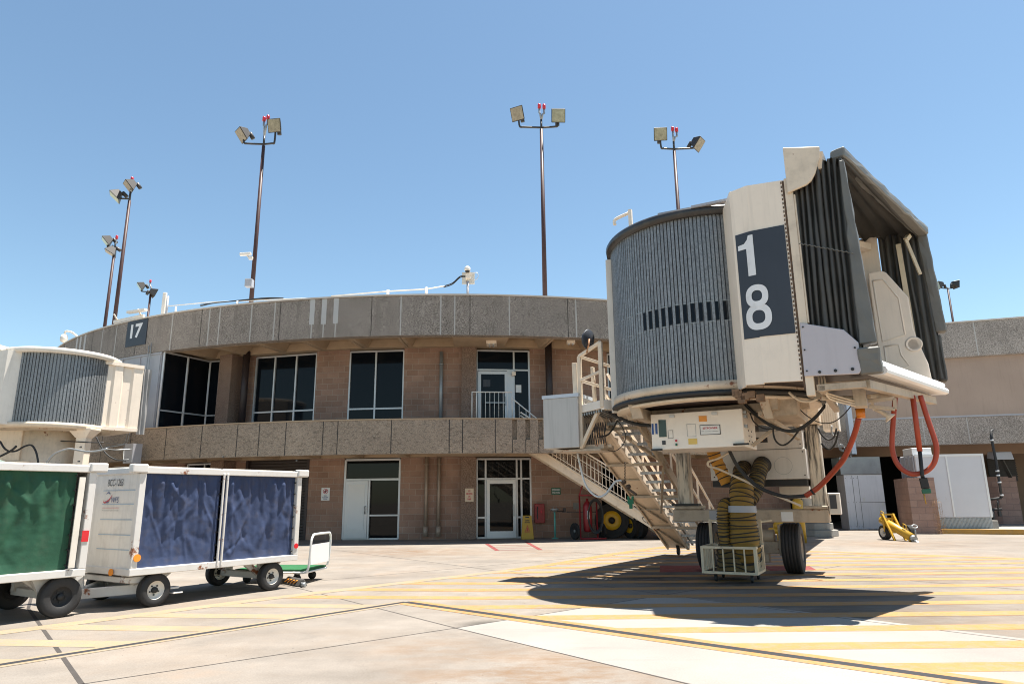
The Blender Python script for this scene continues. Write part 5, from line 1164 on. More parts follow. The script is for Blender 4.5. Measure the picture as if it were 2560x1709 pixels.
f_, z_ = onR(*cF(1592, 1440), 27.35); c = pol(f_, 27.4, 0); d_ = V((math.cos(RAD(f_)), math.sin(RAD(f_)), 0)); o_ = V((d_.y, -d_.x, 0))
eb = thing('electrical_cabinet', 'grey electrical cabinet hanging on the lower band near the left jet bridge', 'cabinet', V((c.x, c.y, 3.0)))
mb = MB(); a = c-d_*.24; b = c+d_*.24; mb.prism([zv(a, 2.98), zv(b, 2.98), zv(b, 3.72), zv(a, 3.72)], o_*.42); obj('case', mb, 'greymetal', eb, world=True, bevel=.015)
mb = MB(); mb.prism([zv(a+o_*.42, 3.7), zv(b+o_*.42, 3.7), zv(b+o_*.0, 3.7), zv(a, 3.7)], (0, 0, .03)); mb.tube([c+o_*.425+V((-.02, 0, 3.6)), c+o_*.425+V((.04, 0, 3.6))], .015, 6); obj('lid', mb, 'greymetal', eb, world=True)
mb = MB().tube(bez([kw(1235, 1298, 23.6), kw(1330, 1310, 24.2), kw(1525, 1300, 24.6)], 4), .02, 6); mb.tube([kw(1200, 1225, 24.6), kw(1430, 1245, 24.9), kw(1425, 1420, 24.9), kw(1520, 1415, 24.8)], .012, 6); obj('conduit', mb, 'steel', eb, world=True)

# ------------------------------------------------------------------ baggage carts
CA = math.atan2(.839, .545); CN = V((.839, -.545, 0)); CX = V((.545, .839, 0)); W0 = V((-4.80, 11.58, 0))
def curtain(x0, x1, z0, z1, seed, y=-.045, big=1.0):
    rg = random.Random(int(seed*10)); W = x1-x0; Hh = z1-z0; cre = []
    for k in range(int(20*W)+6):
        ang = rg.choice([rg.gauss(90, 12), rg.gauss(90, 12), rg.gauss(62, 14), rg.gauss(122, 14)]); L = rg.uniform(.18, .55)
        cre.append((x0+rg.random()*W, z0+rg.random()**.8*Hh, math.cos(RAD(ang)), math.sin(RAD(ang)), L, rg.uniform(.025, .07), rg.uniform(.008, .022)*rg.choice([1, 1, -.8])))
    nf = int(W/.17); ph = [rg.uniform(-.25, .25) for k in range(nf+3)]; am = [rg.uniform(.5, 1.3) for k in range(nf+3)]
    def fn(u, v):
        x = x0+W*u; z = z0+Hh*v
        edge = min(1, u*10)*min(1, (1-u)*10)*min(1, v*9+.1)*min(1, (1-v)*9)
        nz = lambda a, b, k: noise.noise(V((a, b, seed+k)))
        t = u*nf+.25*nz(x*2, z*1.2, 3); i0 = int(t); fr = t-i0
        fold = (.5-.5*math.cos(2*math.pi*min(1, max(0, fr+ph[i0]*math.sin(math.pi*fr)))))*am[i0]
        d = .04*nz(x*1.1, z*.7, 0)+fold*.045*(.12+.88*v**1.6)
        for (cx, cz, dx, dz, L, wd, a) in cre:
            qx = x-cx; qz = z-cz; al = qx*dx+qz*dz
            if abs(al) < L:
                pe = (qx*dz-qz*dx+.10*al*al)/wd
                if abs(pe) < 3: d += a*math.exp(-pe*pe)*(1-(al/L)**2)
        d += nz(x*14, z*11, 23)*.003
        pk = sum(math.exp(-((v-q)/.03)**2)*nz(x*38, q*9, 31) for q in (.28, .52, .76))*.006
        return V((x, y-big*edge*(d-.004)+pk, z))
    return MB().grid(fn, 110, 110)
def make_cart(name, lab, loc, spec):
    c = thing(name, lab, 'baggage cart', loc, CA, 'covered baggage carts in a row')
    hx = 1.54; y0, y1 = -.1, 1.62; zb = spec['zb']
    fr = MB()
    for y in (y0, y1-.1):
        fr.box(-hx+.03, hx-.03, y, y+.1, zb, zb+.1); fr.box(-hx+.05, hx-.05, y+.005, y+.095, 1.93, 2.025)
        for x in (-hx+.04, hx-.13): fr.box(x, x+.1, y+.003, y+.1, zb+.1, 1.93)
    for x in (-hx+.04, hx-.13): fr.box(x, x+.1, y0+.1, y1-.1, zb, zb+.1); fr.box(x, x+.1, y0+.1, y1-.1, 1.93, 2.02)
    if spec['mid']:
        for x in (-.125, -.055): fr.box(x, x+.035, -.115, -.085, zb+.03, 1.96)
    obj('frame', fr, 'white_rust', c, bevel=.008)
    for x in (-hx+.02, hx-.02):
        for y in (y0, y1): obj('corner_cap', MB().box(x-.12, x+.12, y-.03 if y == y0 else y-.09, y+.09 if y == y0 else y+.03, 1.935, 2.065), 'white_rust', c, bevel=.02, seg=2)
    obj('roof', MB().box(-hx+.08, hx-.08, y0+.06, y1-.06, 2.026, 2.04), 'white', c); obj('floor', MB().box(-hx+.1, hx-.1, y0+.08, y1-.08, zb+.02, zb+.06), 'steel', c)
    for s in (-1, 1):
        ep = MB(); n = 14; ys = [y0+.1+(y1-y0-.2)*k/n for k in range(n+1)]; vs = []
        X = s*(hx-.075)
        for k, y in enumerate(ys): vs += [(X+s*(.006 if k % 2 else 0), y, zb+.1), (X+s*(.006 if k % 2 else 0), y, 1.93)]
        ep.add(vs, [(2*i, 2*i+2, 2*i+3, 2*i+1) for i in range(n)]); p = obj('end_panel', ep, 'cart_panel', c)
        if s < 0 and spec['writing']:
            X -= .014; yz = lambda y0_, y1_, z0_, z1_: (lambda u, v: V((X, y0_+(y1_-y0_)*u, z0_+(z1_-z0_)*v)))
            lt = MB(); letters(lt, 'BCC-1263', yz(.84, .40, 1.755, 1.86), .0); obj('lettering', lt, 'ink', p)
            lt = MB(); letters(lt, 'WFS', yz(.70, .48, 1.505, 1.59), .005); obj('lettering', lt, 'blueink', p)
            lt = MB(); letters(lt, 'Worldwide Flight Services', yz(.93, .45, 1.375, 1.405)); obj('lettering', lt, 'steel', p)
            sw = MB(); 
            def swoosh(a0, a1, rx, rz, th, tilt):
                vs = []
                for i in range(17):
                    t = RAD(a0+(a1-a0)*i/16); wd = th*math.sin(math.pi*i/16)+.001
                    for k in (-1, 1): yy = (rx+k*wd)*math.cos(t); zz = (rz+k*wd)*math.sin(t); vs.append((X, .80-(yy*math.cos(tilt)-zz*math.sin(tilt)), 1.585+yy*math.sin(tilt)+zz*math.cos(tilt)))
                sw.add(vs, [(2*i, 2*i+2, 2*i+3, 2*i+1) for i in range(16)])
            swoosh(150, 350, .13, .05, .012, .5); obj('logo_swoosh', sw, 'redink', p); sw = MB(); swoosh(20, 150, .07, .075, .008, 0); swoosh(215, 320, .07, .075, .008, 0); obj('logo_swoosh', sw, 'blueink', p)
            ln = MB()
            for z in (1.69, 1.485, 1.26, 1.04, .83): ln.box(X-.001, X+.002, .02, .95, z-.008, z+.004)
            obj('stripes', ln, 'paleblue', p); ln = MB().box(X-.001, X+.002, .45, .93, 1.428, 1.433); obj('rule', ln, 'redink', p)
    for i, (xa, xb) in enumerate(spec['curt']):
        gm = MB()
        for k in range(9): z = zb+.16+k*.2; gm.disc((xb-.02, -.05, z), (0, -1, 0), .012, 8, .03)
        merge('curtain', [(curtain(xa, xb, zb+.085, 1.94, spec['seed']+i*7.3, -.03), spec['cloth']), (gm, 'black')], c)
    q = obj('curtain', MB().grid(lambda u, v: V((-1.38+2.76*u, y1-.04+.02*math.sin(u*40), zb+.1+(1.93-zb-.1)*v)), 60, 3), spec['cloth'], c)
    if spec['strip']: st = MB().box(1.27, 1.35, -.118, -.1, zb+.12, 1.86); obj('bolt_strip', st, 'white', c)
    rf = MB()
    if spec['writing']:
        rf.disc((-1.42, y0-.004, .72), (0, -1, 0), .055, 18, .008); rf.disc((-hx+.02, .36, .51), (-1, 0, 0), .05, 18, .02); obj('reflector', rf, 'reflector_o', c)
        rf = MB().disc((1.45, y0-.004, .72), (0, -1, 0), .045, 18, .008); obj('reflector', rf, 'reflector_r', c)
    else: rf.box(1.40, 1.49, y0-.006, y0-.001, .98, 1.13); obj('reflector', rf, 'reflector_r', c)
    r = spec['r']
    for x in (-1.05 if spec['mid'] else -1.25, spec['rx']):
        uc = MB(); uc.box(x-.06, x+.06, .14, 1.36, r-.05, r+.06)
        for y in (.2, 1.2): uc.box(x-.09, x+.09, y, y+.1, r, zb+.01)
        uc.beam((x-.35, .25, zb), (x-.08, .25, r+.05), .06, .1); uc.beam((x+.35, .25, zb), (x+.08, .25, r+.05), .06, .1)
        if spec['mid'] and x < 0:
            uc.prism([(-1.45, .1, .44), (-.95, .1, .44), (-1.1, .1, .33), (-1.45, .1, .36)], (0, 1.3, 0)); uc.box(-1.5, -.5, .5, 1.0, .18, .24); uc.beam((-1.75, .8, .2), (-1.1, .15, .26), .08, .14); uc.beam((-1.75, .8, .2), (-1.1, 1.35, .26), .08, .14); uc.box(-.82, -.66, -.02, .12, .22, .25); uc.box(-.78, -.62, -.06, .1, .15, .17)
        obj('axle_frame', uc, 'white_rust', c, bevel=.008)
    if spec['mid']: obj('turntable', MB().revolve([(0, 0), (.34, 0), (.34, .06), (0, .06)], (-1.05, .76, .35), (0, 0, 1), 24), 'black', c)
    for x in (-1.05 if spec['mid'] else -1.25, spec['rx']):
        for y in (.02, 1.5): wheel(c, (x, y, r), (0, -1, 0), r, .15, r*spec['rr'], rm=spec['rim'], nut=5, hub='black', tread=False)
    return c
BL = make_cart('baggage_cart', 'white framed baggage cart with blue curtains and writing on its end', W0, dict(zb=.47, mid=True, writing=True, curt=[(-1.40, -.12), (-.03, 1.40)], strip=False, cloth='blue_cloth', seed=1.0, r=.235, rx=1.03, rr=.56, rim='white'))
tb = MB(); tb.beam((-1.66, .86, .2), (-1.72, .9, .72), .09, .07); tb.beam((-1.66, .78, .2), (-1.66, .94, .2), .12, .14); obj('tow_bar', tb, 'white_rust', BL, bevel=.01); tb = MB().beam((-1.722, .9, .72), (-1.78, .92, 1.1), .07, .06); tb.tube([(-1.78, .92, 1.08), (-1.80, .92, 1.2)], .05, 10); obj('tow_eye', tb, 'paleyellow', BL)
GR = make_cart('baggage_cart', 'white framed baggage cart with a wrinkled green curtain at the left edge', W0-CX*3.53-CN*.18, dict(zb=.52, mid=False, writing=False, curt=[(-1.40, 1.27)], strip=True, cloth='green_cloth', seed=21.0, r=.265, rx=1.27, rr=.5, rim='tyre'))
ax_ = MB(); ax_.prism([(.95, .12, .5), (1.5, .12, .5), (1.42, .12, .2), (1.1, .12, .2)], (0, .06, 0)); ax_.box(1.50, 1.56, .3, .42, .2, .5); obj('axle_bracket', ax_, 'white_rust', GR)
# platform trolley
ta = V((-3.86, 13.3, 0)); tb_ = V((-5.3, 13.5, 0)); d = (tb_-ta).normalized(); TR_ = thing('platform_trolley', 'flat trolley with green carpeted deck and white push handle', 'trolley', ta, math.atan2(d.y, d.x))
Lt = 1.45; Wd = -.92
obj('deck', MB().box(.02, Lt, Wd, 0, .225, .262), 'turf', TR_, bevel=.008); obj('deck_frame', MB().box(0, Lt+.02, Wd-.02, .02, .19, .222), 'signwhite', TR_, bevel=.01)
hb = MB().tube(bez([(.28, .0, .205), (.12, 0, .2), (.0, 0, .24), (-.03, 0, .4), (-.05, 0, .76), (-.055, -.06, .86), (-.055, -.14, .885), (-.055, -.78, .885), (-.055, -.86, .86), (-.05, -.92, .76), (-.03, -.92, .4), (0, -.92, .26)], 4), .022, 8); obj('handle', hb, 'signwhite', TR_)
hp = MB().box(-.048, -.036, Wd+.05, -.03, .34, .70); o = obj('handle_board', hp, 'signwhite', TR_); 
for x in (.25, 1.25):
    for y in (-.12, -.8):
        cs = MB().revolve([(0, -.025), (.075, -.025), (.085, 0), (.075, .025), (0, .025)], (x, y, .085), (0, 1, 0), 16); cs.box(x-.04, x+.04, y-.035, y+.035, .13, .188); obj('caster', cs, 'black', TR_)
ck = MB(); c0 = at(*(500+1345*.15326, 1320+905*.15326), z=0); c1_ = at(*(500+1575*.15326, 1320+955*.15326), z=0); d = (c1_-c0); n = V((-d.y, d.x, 0)).normalized()*.22
ck.hexa([c0, c1_, c1_+n, c0+n, c0+n*.35+V((0, 0, .13)), c1_+n*.35+V((0, 0, .13)), c1_+n*.65+V((0, 0, .13)), c0+n*.65+V((0, 0, .13))])
CK = thing('wheel_chock', 'dirty black and yellow wheel chock beside the rear wheel', 'wheel chock', c0); obj('block', ck, 'wood', CK, world=True, bevel=.02)
ck = MB()
for t in (.12, .32, .52, .72): p = c0+d*t+n*.12; ck.beam(p+V((0, 0, .045)), p+d*.13+n*.12+V((0, 0, .10)), .06, .012)
obj('stripe', ck, 'orangedecal', CK, world=True); ck = MB().tube([c1_+V((0, 0, .06))+n*.4, c1_+d.normalized()*.16+n*.2+V((0, 0, .045))], .018, 6); ck.tube([c1_+d.normalized()*.14+n*.15+V((0, 0, .05)), c1_+d.normalized()*.2+n*.35+V((0, 0, .05))], .04, 8); obj('handle', ck, 'steel', CK, world=True)
# ------------------------------------------------------------------ outside stair of the concourse and things under it
SS = thing('steel_stair', 'cream steel stair with barred railing going down from the gallery', 'stair', (6.2, 26.2, 0))
sx = lambda x: 3.95-.634*x      # top line of stringer by X
st = MB()
for y in (25.75, 26.75): st.prism([(.6, y, sx(.6)), (6.3, y, sx(6.3)), (6.3, y, sx(6.3)-.36), (.6, y, sx(.6)-.36)], (0, .06, 0))
st.prism([(.6, 25.72, sx(.6)+.0), (6.3, 25.72, sx(6.3)), (6.3, 25.72, sx(6.3)-.05), (.6, 25.72, sx(.6)-.05)], (0, .1, 0))
obj('stringer', st, 'cream', SS, world=True)
st = MB(); x = .8
while x < 6.1: z = sx(x)-.16; st.box(x-.02, x+.3, 25.815, 26.745, z-.04, z); st.box(x-.02, x, 25.815, 26.745, z-.04, z+.15); x += .3
obj('tread', st, 'cream_dirty_shaded', SS, world=True)
for y in (25.78, 26.78):
    rl = MB(); rl.tube([(.3, y, sx(.3)+.95), (6.2, y, sx(6.2)+.95)], .03, 8); rl.tube([(.3, y, sx(.3)+.12), (6.2, y, sx(6.2)+.12)], .02, 6); rl.tube([(.3, y, sx(.3)+.55), (6.2, y, sx(6.2)+.55)], .015, 6); x = .5
    while x < 6.2: rl.tube([(x, y, sx(x)), (x, y, sx(x)+.95)], .012, 5); x += .14
    obj('railing', rl, 'cream_clean', SS, world=True)
lt = MB(); letters(lt, 'CD 4', lambda u, v: V((4.7+.5*u, 25.715, sx(4.7+.5*u)-.27+.16*v))); obj('lettering', lt, 'ink', SS, world=True)
bs = MB().box(5.6, 8.4, 25.9, 27.6, 0, .62); loose('stair_plinth', bs, 'conc_pad', 'low concrete block at the foot of the cream stair', 'plinth', bevel=.02)
def spare(lab, c, ax, r, w, rr, hubm, tags=0):
    t = thing('spare_wheel', lab, 'wheel', (c[0], c[1], 0), 0, 'spare wheels stored under the stair')
    A = V(ax).normalized(); h = w/2
    wheel(t, (0, 0, r), ax, r, w, rr, rm=hubm, hub='black')
    if tags:
        tg = MB(); e = A.cross(V((0, 0, 1))).normalized(); g_ = A.cross(e)
        for th in (35, 55, 150): 
            q = V((0, 0, r))+(e*math.cos(RAD(th))+V((0, 0, 1))*math.sin(RAD(th)))*(r+.004); tg.beam(q-A*.09, q+A*.09, .05, .006, tuple(e*math.cos(RAD(th))+V((0, 0, 1))*math.sin(RAD(th))))
        obj('tag', tg, 'signwhite', t)
    return t
p = at(*c55(940, 1262), Y=27.2); spare('large black tyre with bright yellow hub under the cream stair', (p.x, 27.3), (-.1, -1, .02), .66, .42, .36, 'yellow_hub')
p = at(*c55(1165, 1290), Y=26.9); spare('smaller tyre with yellow hub turned sideways beside the large tyre', (p.x+.08, 27.1), (-.9, -.43, 0), .46, .3, .27, 'yellow_hub', 1)
p = at(*c55(1290, 1300), Y=26.7); spare('black tyre with white tags, last in the row under the stair', (p.x-.02, 27.0), (-.9, -.43, 0), .44, .28, .25, 'tyre', 1)
# wheeled extinguisher
p = at(*c55(690, 1320), Y=26.4); FX = thing('wheeled_extinguisher', 'red wheeled fire extinguisher with coiled black hose by the wall', 'fire extinguisher', (p.x, 26.5, 0))
mb = MB().revolve([(0, 0), (.14, .03), (.17, .1), (.17, .95), (.13, 1.08), (.05, 1.15), (.05, 1.25), (0, 1.25)], (-.12, .15, .25), (0, 0, 1), 20); obj('cylinder', mb, 'red', FX)
mb = MB()
for x in (-.42, .22): mb.tube([(x, -.2, .03), (x, .0, .1), (x, .05, 1.62)], .03, 8)
mb.tube([(-.42, .05, 1.62), (.5, .05, 1.62)], .035, 8); mb.tube([(-.42, -.2, .04), (.52, -.2, .04)], .03, 8); mb.tube(bez([(-.42, .05, 1.62), (-.3, .05, 1.95), (-.22, .05, 2.05), (-.12, .05, 1.95), (0, .05, 1.75)], 4), .025, 8); mb.box(.15, .55, 0, .2, 1.58, 1.66); obj('frame', mb, 'red', FX)
mb = MB()
for k in range(5): 
    r = .42+.03*k; mb.tube([(.14+.25*math.cos(t/12*math.pi)*(1+.03*k), -.12-.03*k, .85+(.55+.02*k)*math.sin(t/12*math.pi)) for t in range(25)], .026, 6, False)
obj('hose', mb, 'black', FX)
wheel(FX, (-.62, .1, .3), (-.9, -.45, 0), .3, .1, .18, rm='black', hub='steel'); wheel(FX, (.4, .35, .3), (-.9, -.45, 0), .3, .1, .18, rm='black', hub='steel')
mb = MB().box(-.17, -.08, -.15, -.141, .75, 1.05); obj('label_plate', mb, 'signwhite', FX)
# eyewash
p = at(*c55(235, 1300), Y=27.2); EW = thing('eyewash_pedestal', 'teal eyewash pedestal with steel bowl below the green sign', 'eyewash', (p.x, 27.2, 0))
mb = MB().tube([(0, 0, 0), (0, 0, 1.0)], .035, 10); mb.revolve([(0, 0), (.14, 0), (.13, .02), (.04, .05), (0, .05)], (0, 0, 0), (0, 0, 1), 16); obj('post', mb, 'teal', EW)
mb = MB().revolve([(0, 0), (.05, 0), (.15, .06), (.18, .12), (.16, .12), (.05, .05), (0, .05)], (0, 0, 1.0), (0, 0, 1), 20); mb.tube([(-.08, 0, 1.05), (-.06, 0, 1.17)], .02, 6); mb.tube([(.08, 0, 1.05), (.06, 0, 1.17)], .02, 6); obj('bowl', mb, 'steel', EW)
mb = MB().tube([(.05, 0, 1.02), (.35, 0, 1.04), (.37, .1, 1.06)], .022, 6); mb.box(.33, .45, .05, .12, .98, 1.15); mb.tube([(.3, .1, 1.0), (1.9, .1, .98)], .016, 6); obj('supply_pipe', mb, 'darkbrown', EW)
# wet floor sign
p = at(*cD(1672, 936), Y=27.3); WF = thing('floor_sign', 'yellow wet floor warning sign standing beside the glass door', 'floor sign', (p.x, 27.2, 0), .05)
for s in (-1, 1):
    mb = MB(); yb = s*.16; mb.hexa([(-.24, yb-.012, 0), (.24, yb-.012, 0), (.24, yb+.012, 0), (-.24, yb+.012, 0), (-.17, s*.02-.012, .88), (.17, s*.02-.012, .88), (.17, s*.02+.012, .88), (-.17, s*.02+.012, .88)])
    o = obj('panel', mb, 'yellow', WF, bevel=.01)
    if s < 0:
        f = lambda u, v: V((-.2+.4*u, -.178+.142*v-.004, .88*v))
        m2 = MB(); letters(m2, 'CAUTION\nWET FLOOR', lambda u, v: f(.24+.52*u, .68+.14*v), .03); m2.add([f(.32, .9), f(.68, .9), f(.68, .95), f(.32, .95)], [(0, 1, 2, 3)]); obj('lettering', m2, 'ink', o)
        m2 = MB(); A, B, C_ = f(.22, .3), f(.78, .3), f(.5, .6); q = (A+B+C_)/3
        for a, b in ((A, B), (B, C_), (C_, A)): m2.add([a, b, b.lerp(q, .22), a.lerp(q, .22)], [(0, 1, 2, 3)])
        m2.add([f(.42, .34), f(.58, .34), f(.54, .47), f(.46, .47)], [(0, 1, 2, 3)]); obj('symbol', m2, 'redink', o)

# ------------------------------------------------------------------ right wing
RWG = thing('concourse_wing', 'tan stucco concourse wing with grey aggregate bands at the right', 'terminal', (17, 26.5, 0))
def rw(name, p, q, z0, z1, th, m, **k): return obj(name, MB().panel(p, q, z0, z1, th), m, RWG, world=True, **k)
ud = V((.95, -.315, 0)).normalized(); UP0 = V((23.05, 35.57, 0)); un = V((-ud.y, ud.x, 0))
ua = UP0-ud*11; ub = UP0+ud*14
ubm = MB().panel(ua, ub, 8.61, 10.46, .4); rw('coping', ua-un*.04, ub-un*.04, 10.465, 10.53, .5, 'coping')
rw('upper_wall', ua+un*.3, ub+un*.3, 4.5, 8.605, .3, 'tanwall')
obj('roof', MB().prism([zv(ua+un*.41, 10.3), zv(ub+un*.41, 10.3), zv(ub+un*14, 10.3), zv(ua+un*14, 10.3)], (0, 0, .1)), 'roof', RWG, world=True)
cj = MB()
for t in (-8, -4.6, -1.2, 1.32, 3.9, 6.5, 9): p = UP0+ud*(t*1.17); cj.panel(p-un*.004, p-un*.004+ud*.055, 8.62, 10.45, .01)
ld_ = V((.973, -.23, 0)).normalized(); LP0 = V((15.8, 31.75, 0)); lnn = V((-ld_.y, ld_.x, 0)); la = LP0-ld_*3.9; lb = LP0+ld_*16
lbm = MB().panel(la, lb, 3.70, 4.90, .3); cl2 = MB(); rw('lower_coping', la-lnn*.03, lb-lnn*.03, 4.905, 4.98, .36, 'greymetal')
for t in (-2.6, -2.2, -1.8): cl2.panel(LP0+ld_*t*1.2-lnn*.004, LP0+ld_*(t*1.2+.14)-lnn*.004, 4.14, 4.86, .01)
for t in (-.6, 2.45, 3.95, 5.9, 8.2): p = LP0+ld_*t*1.2; cl2.panel(p-lnn*.004, p-lnn*.004+ld_*.04, 3.71, 4.89, .01)
merge('upper_band', [(ubm, 'agg_wing'), (cj, 'caulk')], RWG, world=True); merge('lower_band', [(lbm, 'agg_wing'), (cl2, 'caulk')], RWG, world=True)
obj('podium_roof', MB().prism([zv(la+lnn*.31, 4.3), zv(lb+lnn*.31, 4.3), zv(lb+lnn*7, 4.3), zv(la+lnn*7, 4.3)], (0, 0, .2)), 'roof', RWG, world=True)
rw('fascia_beam', la+lnn*2.6, lb+lnn*2.6, 3.36, 4.2, .4, 'brownwall')
obj('canopy_ceiling', MB().prism([zv(la+lnn*.31, 3.9), zv(lb+lnn*.31, 3.9), zv(lb+lnn*2.59, 3.9), zv(la+lnn*2.59, 3.9)], (0, 0, .1)), 'brownwall', RWG, world=True)
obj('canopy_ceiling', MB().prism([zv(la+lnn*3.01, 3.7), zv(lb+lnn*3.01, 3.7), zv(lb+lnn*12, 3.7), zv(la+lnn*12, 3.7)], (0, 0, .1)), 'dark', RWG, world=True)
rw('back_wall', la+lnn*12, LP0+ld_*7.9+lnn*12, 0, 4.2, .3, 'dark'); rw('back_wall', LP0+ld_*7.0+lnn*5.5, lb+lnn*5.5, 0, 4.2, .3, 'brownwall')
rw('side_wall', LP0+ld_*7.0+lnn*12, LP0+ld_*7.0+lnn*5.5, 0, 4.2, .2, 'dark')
lv = MB(); A_ = at(*cE3(1745, 625), Y=34.9); B_ = at(*cE3(2000, 620), Y=34.5)
for k in range(8): z = A_.z-.1-k*.11; lv.beam(V((A_.x, 34.9, z)), V((B_.x, 34.45, z)), .06, .05)
lv.beam(V((A_.x, 34.95, A_.z-.5)), V((B_.x, 34.5, A_.z-.5)), .05, 1.2); obj('louvre', lv, 'rolldoor', RWG, world=True)
pc_ = MB(); e1 = V((15.58, 31.55, 0)); pc_.beam(e1+V((0, 0, 3.36)), e1+V((0, 0, 8.8)), .26, .22, (1, 0, 0)); pc_.add([e1+V(p) for p in [(-.13, -.11, 3.3), (.13, -.11, 3.36), (.13, .11, 3.36), (-.13, .11, 3.3), (-.13, -.11, 3.2)]], [(0, 1, 2, 3), (0, 3, 4)]); obj('pale_downpipe', pc_, 'paleblue_metal', RWG, world=True)
co = MB(); 
for k in range(3): p = at(*cE3(390+k*8, 540+k*6), Y=31.2); co.tube([p+V((.12*math.cos(t*.55+k), 0, .16*math.sin(t*.55+k*.6)+.12)) for t in range(12)], .012, 5)
loose('coiled_wire', co, 'steel', 'tangle of grey wire hanging at the corner of the lower band', 'wire')
# grey metal cabinet
MC = thing('metal_shed', 'tall grey metal cupboard with riveted doors under a darker hood', 'cabinet', (16.2, 32.3, 0), -.1)
obj('body', MB().box(-.78, .92, 0, 1.0, 0, 2.46), paint('pale grey door paint', (.74, .74, .77), .5, var=.06, streak=.2), MC, bevel=.01); obj('hood', MB().box(-.92, .9, -.06, 1.0, 2.47, 3.27), M['steel'], MC, bevel=.01)
mb = MB()
for x in (-.42, -.16): mb.box(x-.006, x+.006, -.008, -.001, .05, 2.42)
mb.box(-.16, .92, -.008, -.001, 1.19, 1.205); obj('door_gap', mb, 'joint', MC)
mb = MB()
for x in (-.72, -.47, -.36, -.2):
    for z in (.12, 1.2, 2.3): mb.disc((x, -.001, z), (0, -1, 0), .014, 8, .008)
obj('rivets', mb, 'fixture', MC); mb = MB(); mb.box(-.06, .04, -.012, -.001, 1.25, 1.42); mb.box(.78, .86, -.012, -.001, 1.02, 1.18); mb.disc((-.1, -.001, 1.12), (0, -1, 0), .03, 10, .01); obj('notice', mb, 'signwhite', MC)
# block enclosures
def blockbox(lab, p, q, L2, h, top=.0):
    p = V((*p, 0)); q = V((*q, 0)); d = (q-p).normalized(); n = V((-d.y, d.x, 0)); mb = MB()
    mb.panel(p, q, 0, h, .22); mb.panel(p+n*L2, p+n*.225, 0, h, .22) if 0 else None
    a = p+n*.225; b = p+n*L2; mb.panel(b, a, 0, h, .22)
    return loose('block_enclosure', mb, 'block2', lab, 'block wall')
blockbox('low brown block wall in front of the white unit', (15.96, 28.15), (16.85, 27.82), 3.3, 2.19)
p1, p2 = V((20.9, 30.6, 0)), V((23.3, 29.6, 0)); mb = MB().panel((20.7, 35.0), (22.45, 32.3), .17, 2.3, .22); mb.panel((22.46, 32.3), (23.2, 32.05), .17, 2.3, .22); mb.panel((23.2, 32.28), (23.9, 34.6), .17, 2.3, .22)
loose('block_enclosure', mb, 'block2', 'pink block wall with black pipes at the right edge', 'block wall')
# white unit
U0 = V((16.95, 28.55, .18)); ua_ = math.atan2(-.62, 3.55); WU = thing('white_unit', 'large white metal equipment unit with grey vented base behind the block wall', 'equipment unit', U0, ua_)
Lw = 2.28
obj('body', MB().box(-.3, Lw, 0, 1.6, .42, 2.95), paint('smooth white unit paint', (.58, .58, .60), .5, var=.03), WU, bevel=.02)
mb = MB()
for x in (.88,): mb.box(x-.03, x+.03, -.03, 0, .45, 2.9)
mb.box(-.3, Lw, -.02, 0, 2.86, 2.95); mb.box(Lw-.08, Lw, -.02, 0, .45, 2.86); obj('frame', mb, 'signwhite', WU)
mb = MB(); 
for k in range(52): x = -.25+k*.048; mb.box(x, x+.026, -.012, 1.5, .0, .41)
mb.box(-.27, Lw-.05, 0, 1.5, .0, .41); obj('vented_base', mb, 'steel', WU)
mb = MB().box(-.3, .45, .2, 1.2, 2.96, 3.24); obj('top_box', mb, 'signwhite', WU, bevel=.01)
mb = MB(); mb.box(-.32, -.30, .1, 1.5, .5, 2.85)
for k in range(4): mb.box(-.36, -.3, .1+k*.45, .16+k*.45, .5, 2.9)
obj('side_louvre', mb, 'greymetal', WU)
kb = MB(); ka, kb2 = V((16.9, 27.86, 0)), V((25, 24.0, 0)); dk = (kb2-ka).normalized(); nk = V((-dk.y, dk.x, 0)); kb.panel(ka, kb2, 0, .19, .2); struct('kerb', kb, 'kerb')
pd = MB(); pd.prism([ka+nk*.201, kb2+nk*.201, kb2+nk*12, ka+nk*7], (0, 0, .17)); struct('raised_pavement', pd, 'conc_pad')
bx = MB(); q = at(*cE3(1790, 1285), Y=28.3); bx.box(q.x-.2, q.x+.25, 28.2, 28.8, .17, .48); loose('concrete_block', bx, 'conc_pad', 'small pale concrete block at the foot of the white unit', 'block', bevel=.015)
VP = thing('valve_pipe', 'black pipe with silver joints dropping from the band to valves by the pink wall', 'pipe', (19.2, 27.6, 0))
pa = lambda x, y, Y=26.6: at(*cE3(x, y), Y=Y)
pts = [pa(1800, 350, 30.1), pa(1783, 365, 29.9), pa(1790, 450, 29.9), pa(1830, 640, 29.8), pa(1860, 830, 29.8), pa(1883, 985, 29.8)]
obj('pipe', MB().tube(pts, .055, 10), 'black', VP, world=True)
mb = MB().tube([pts[-1], pa(1735, 1005, 30.2)], .05, 8); mb.tube([pa(1845, 1000, 29.9), pa(1850, 1085, 29.9)], .035, 8); mb.tube([pa(1750, 1095, 30.1), pa(1885, 1090, 29.9)], .045, 8); mb.tube([pa(1800, 1095, 30), pa(1812, 1240, 30)], .05, 8); mb.box(*(lambda q: (q.x-.05, q.x+.05, q.y-.05, q.y+.05, q.z-.12, q.z+.1))(pa(1862, 1130, 29.9))); obj('valve_pipes', mb, 'black', VP, world=True)
mb = MB()
for q in ((1790, 448, 29.9), (1842, 735, 29.8), (1848, 775, 29.8), (1862, 840, 29.8), (1883, 960, 29.8), (1738, 1010, 30.2)): p = pa(*q); mb.revolve([(0, -.03), (.075, -.03), (.075, .03), (0, .03)], p, (0, 0, 1), 12)
obj('joint', mb, 'alu', VP, world=True)
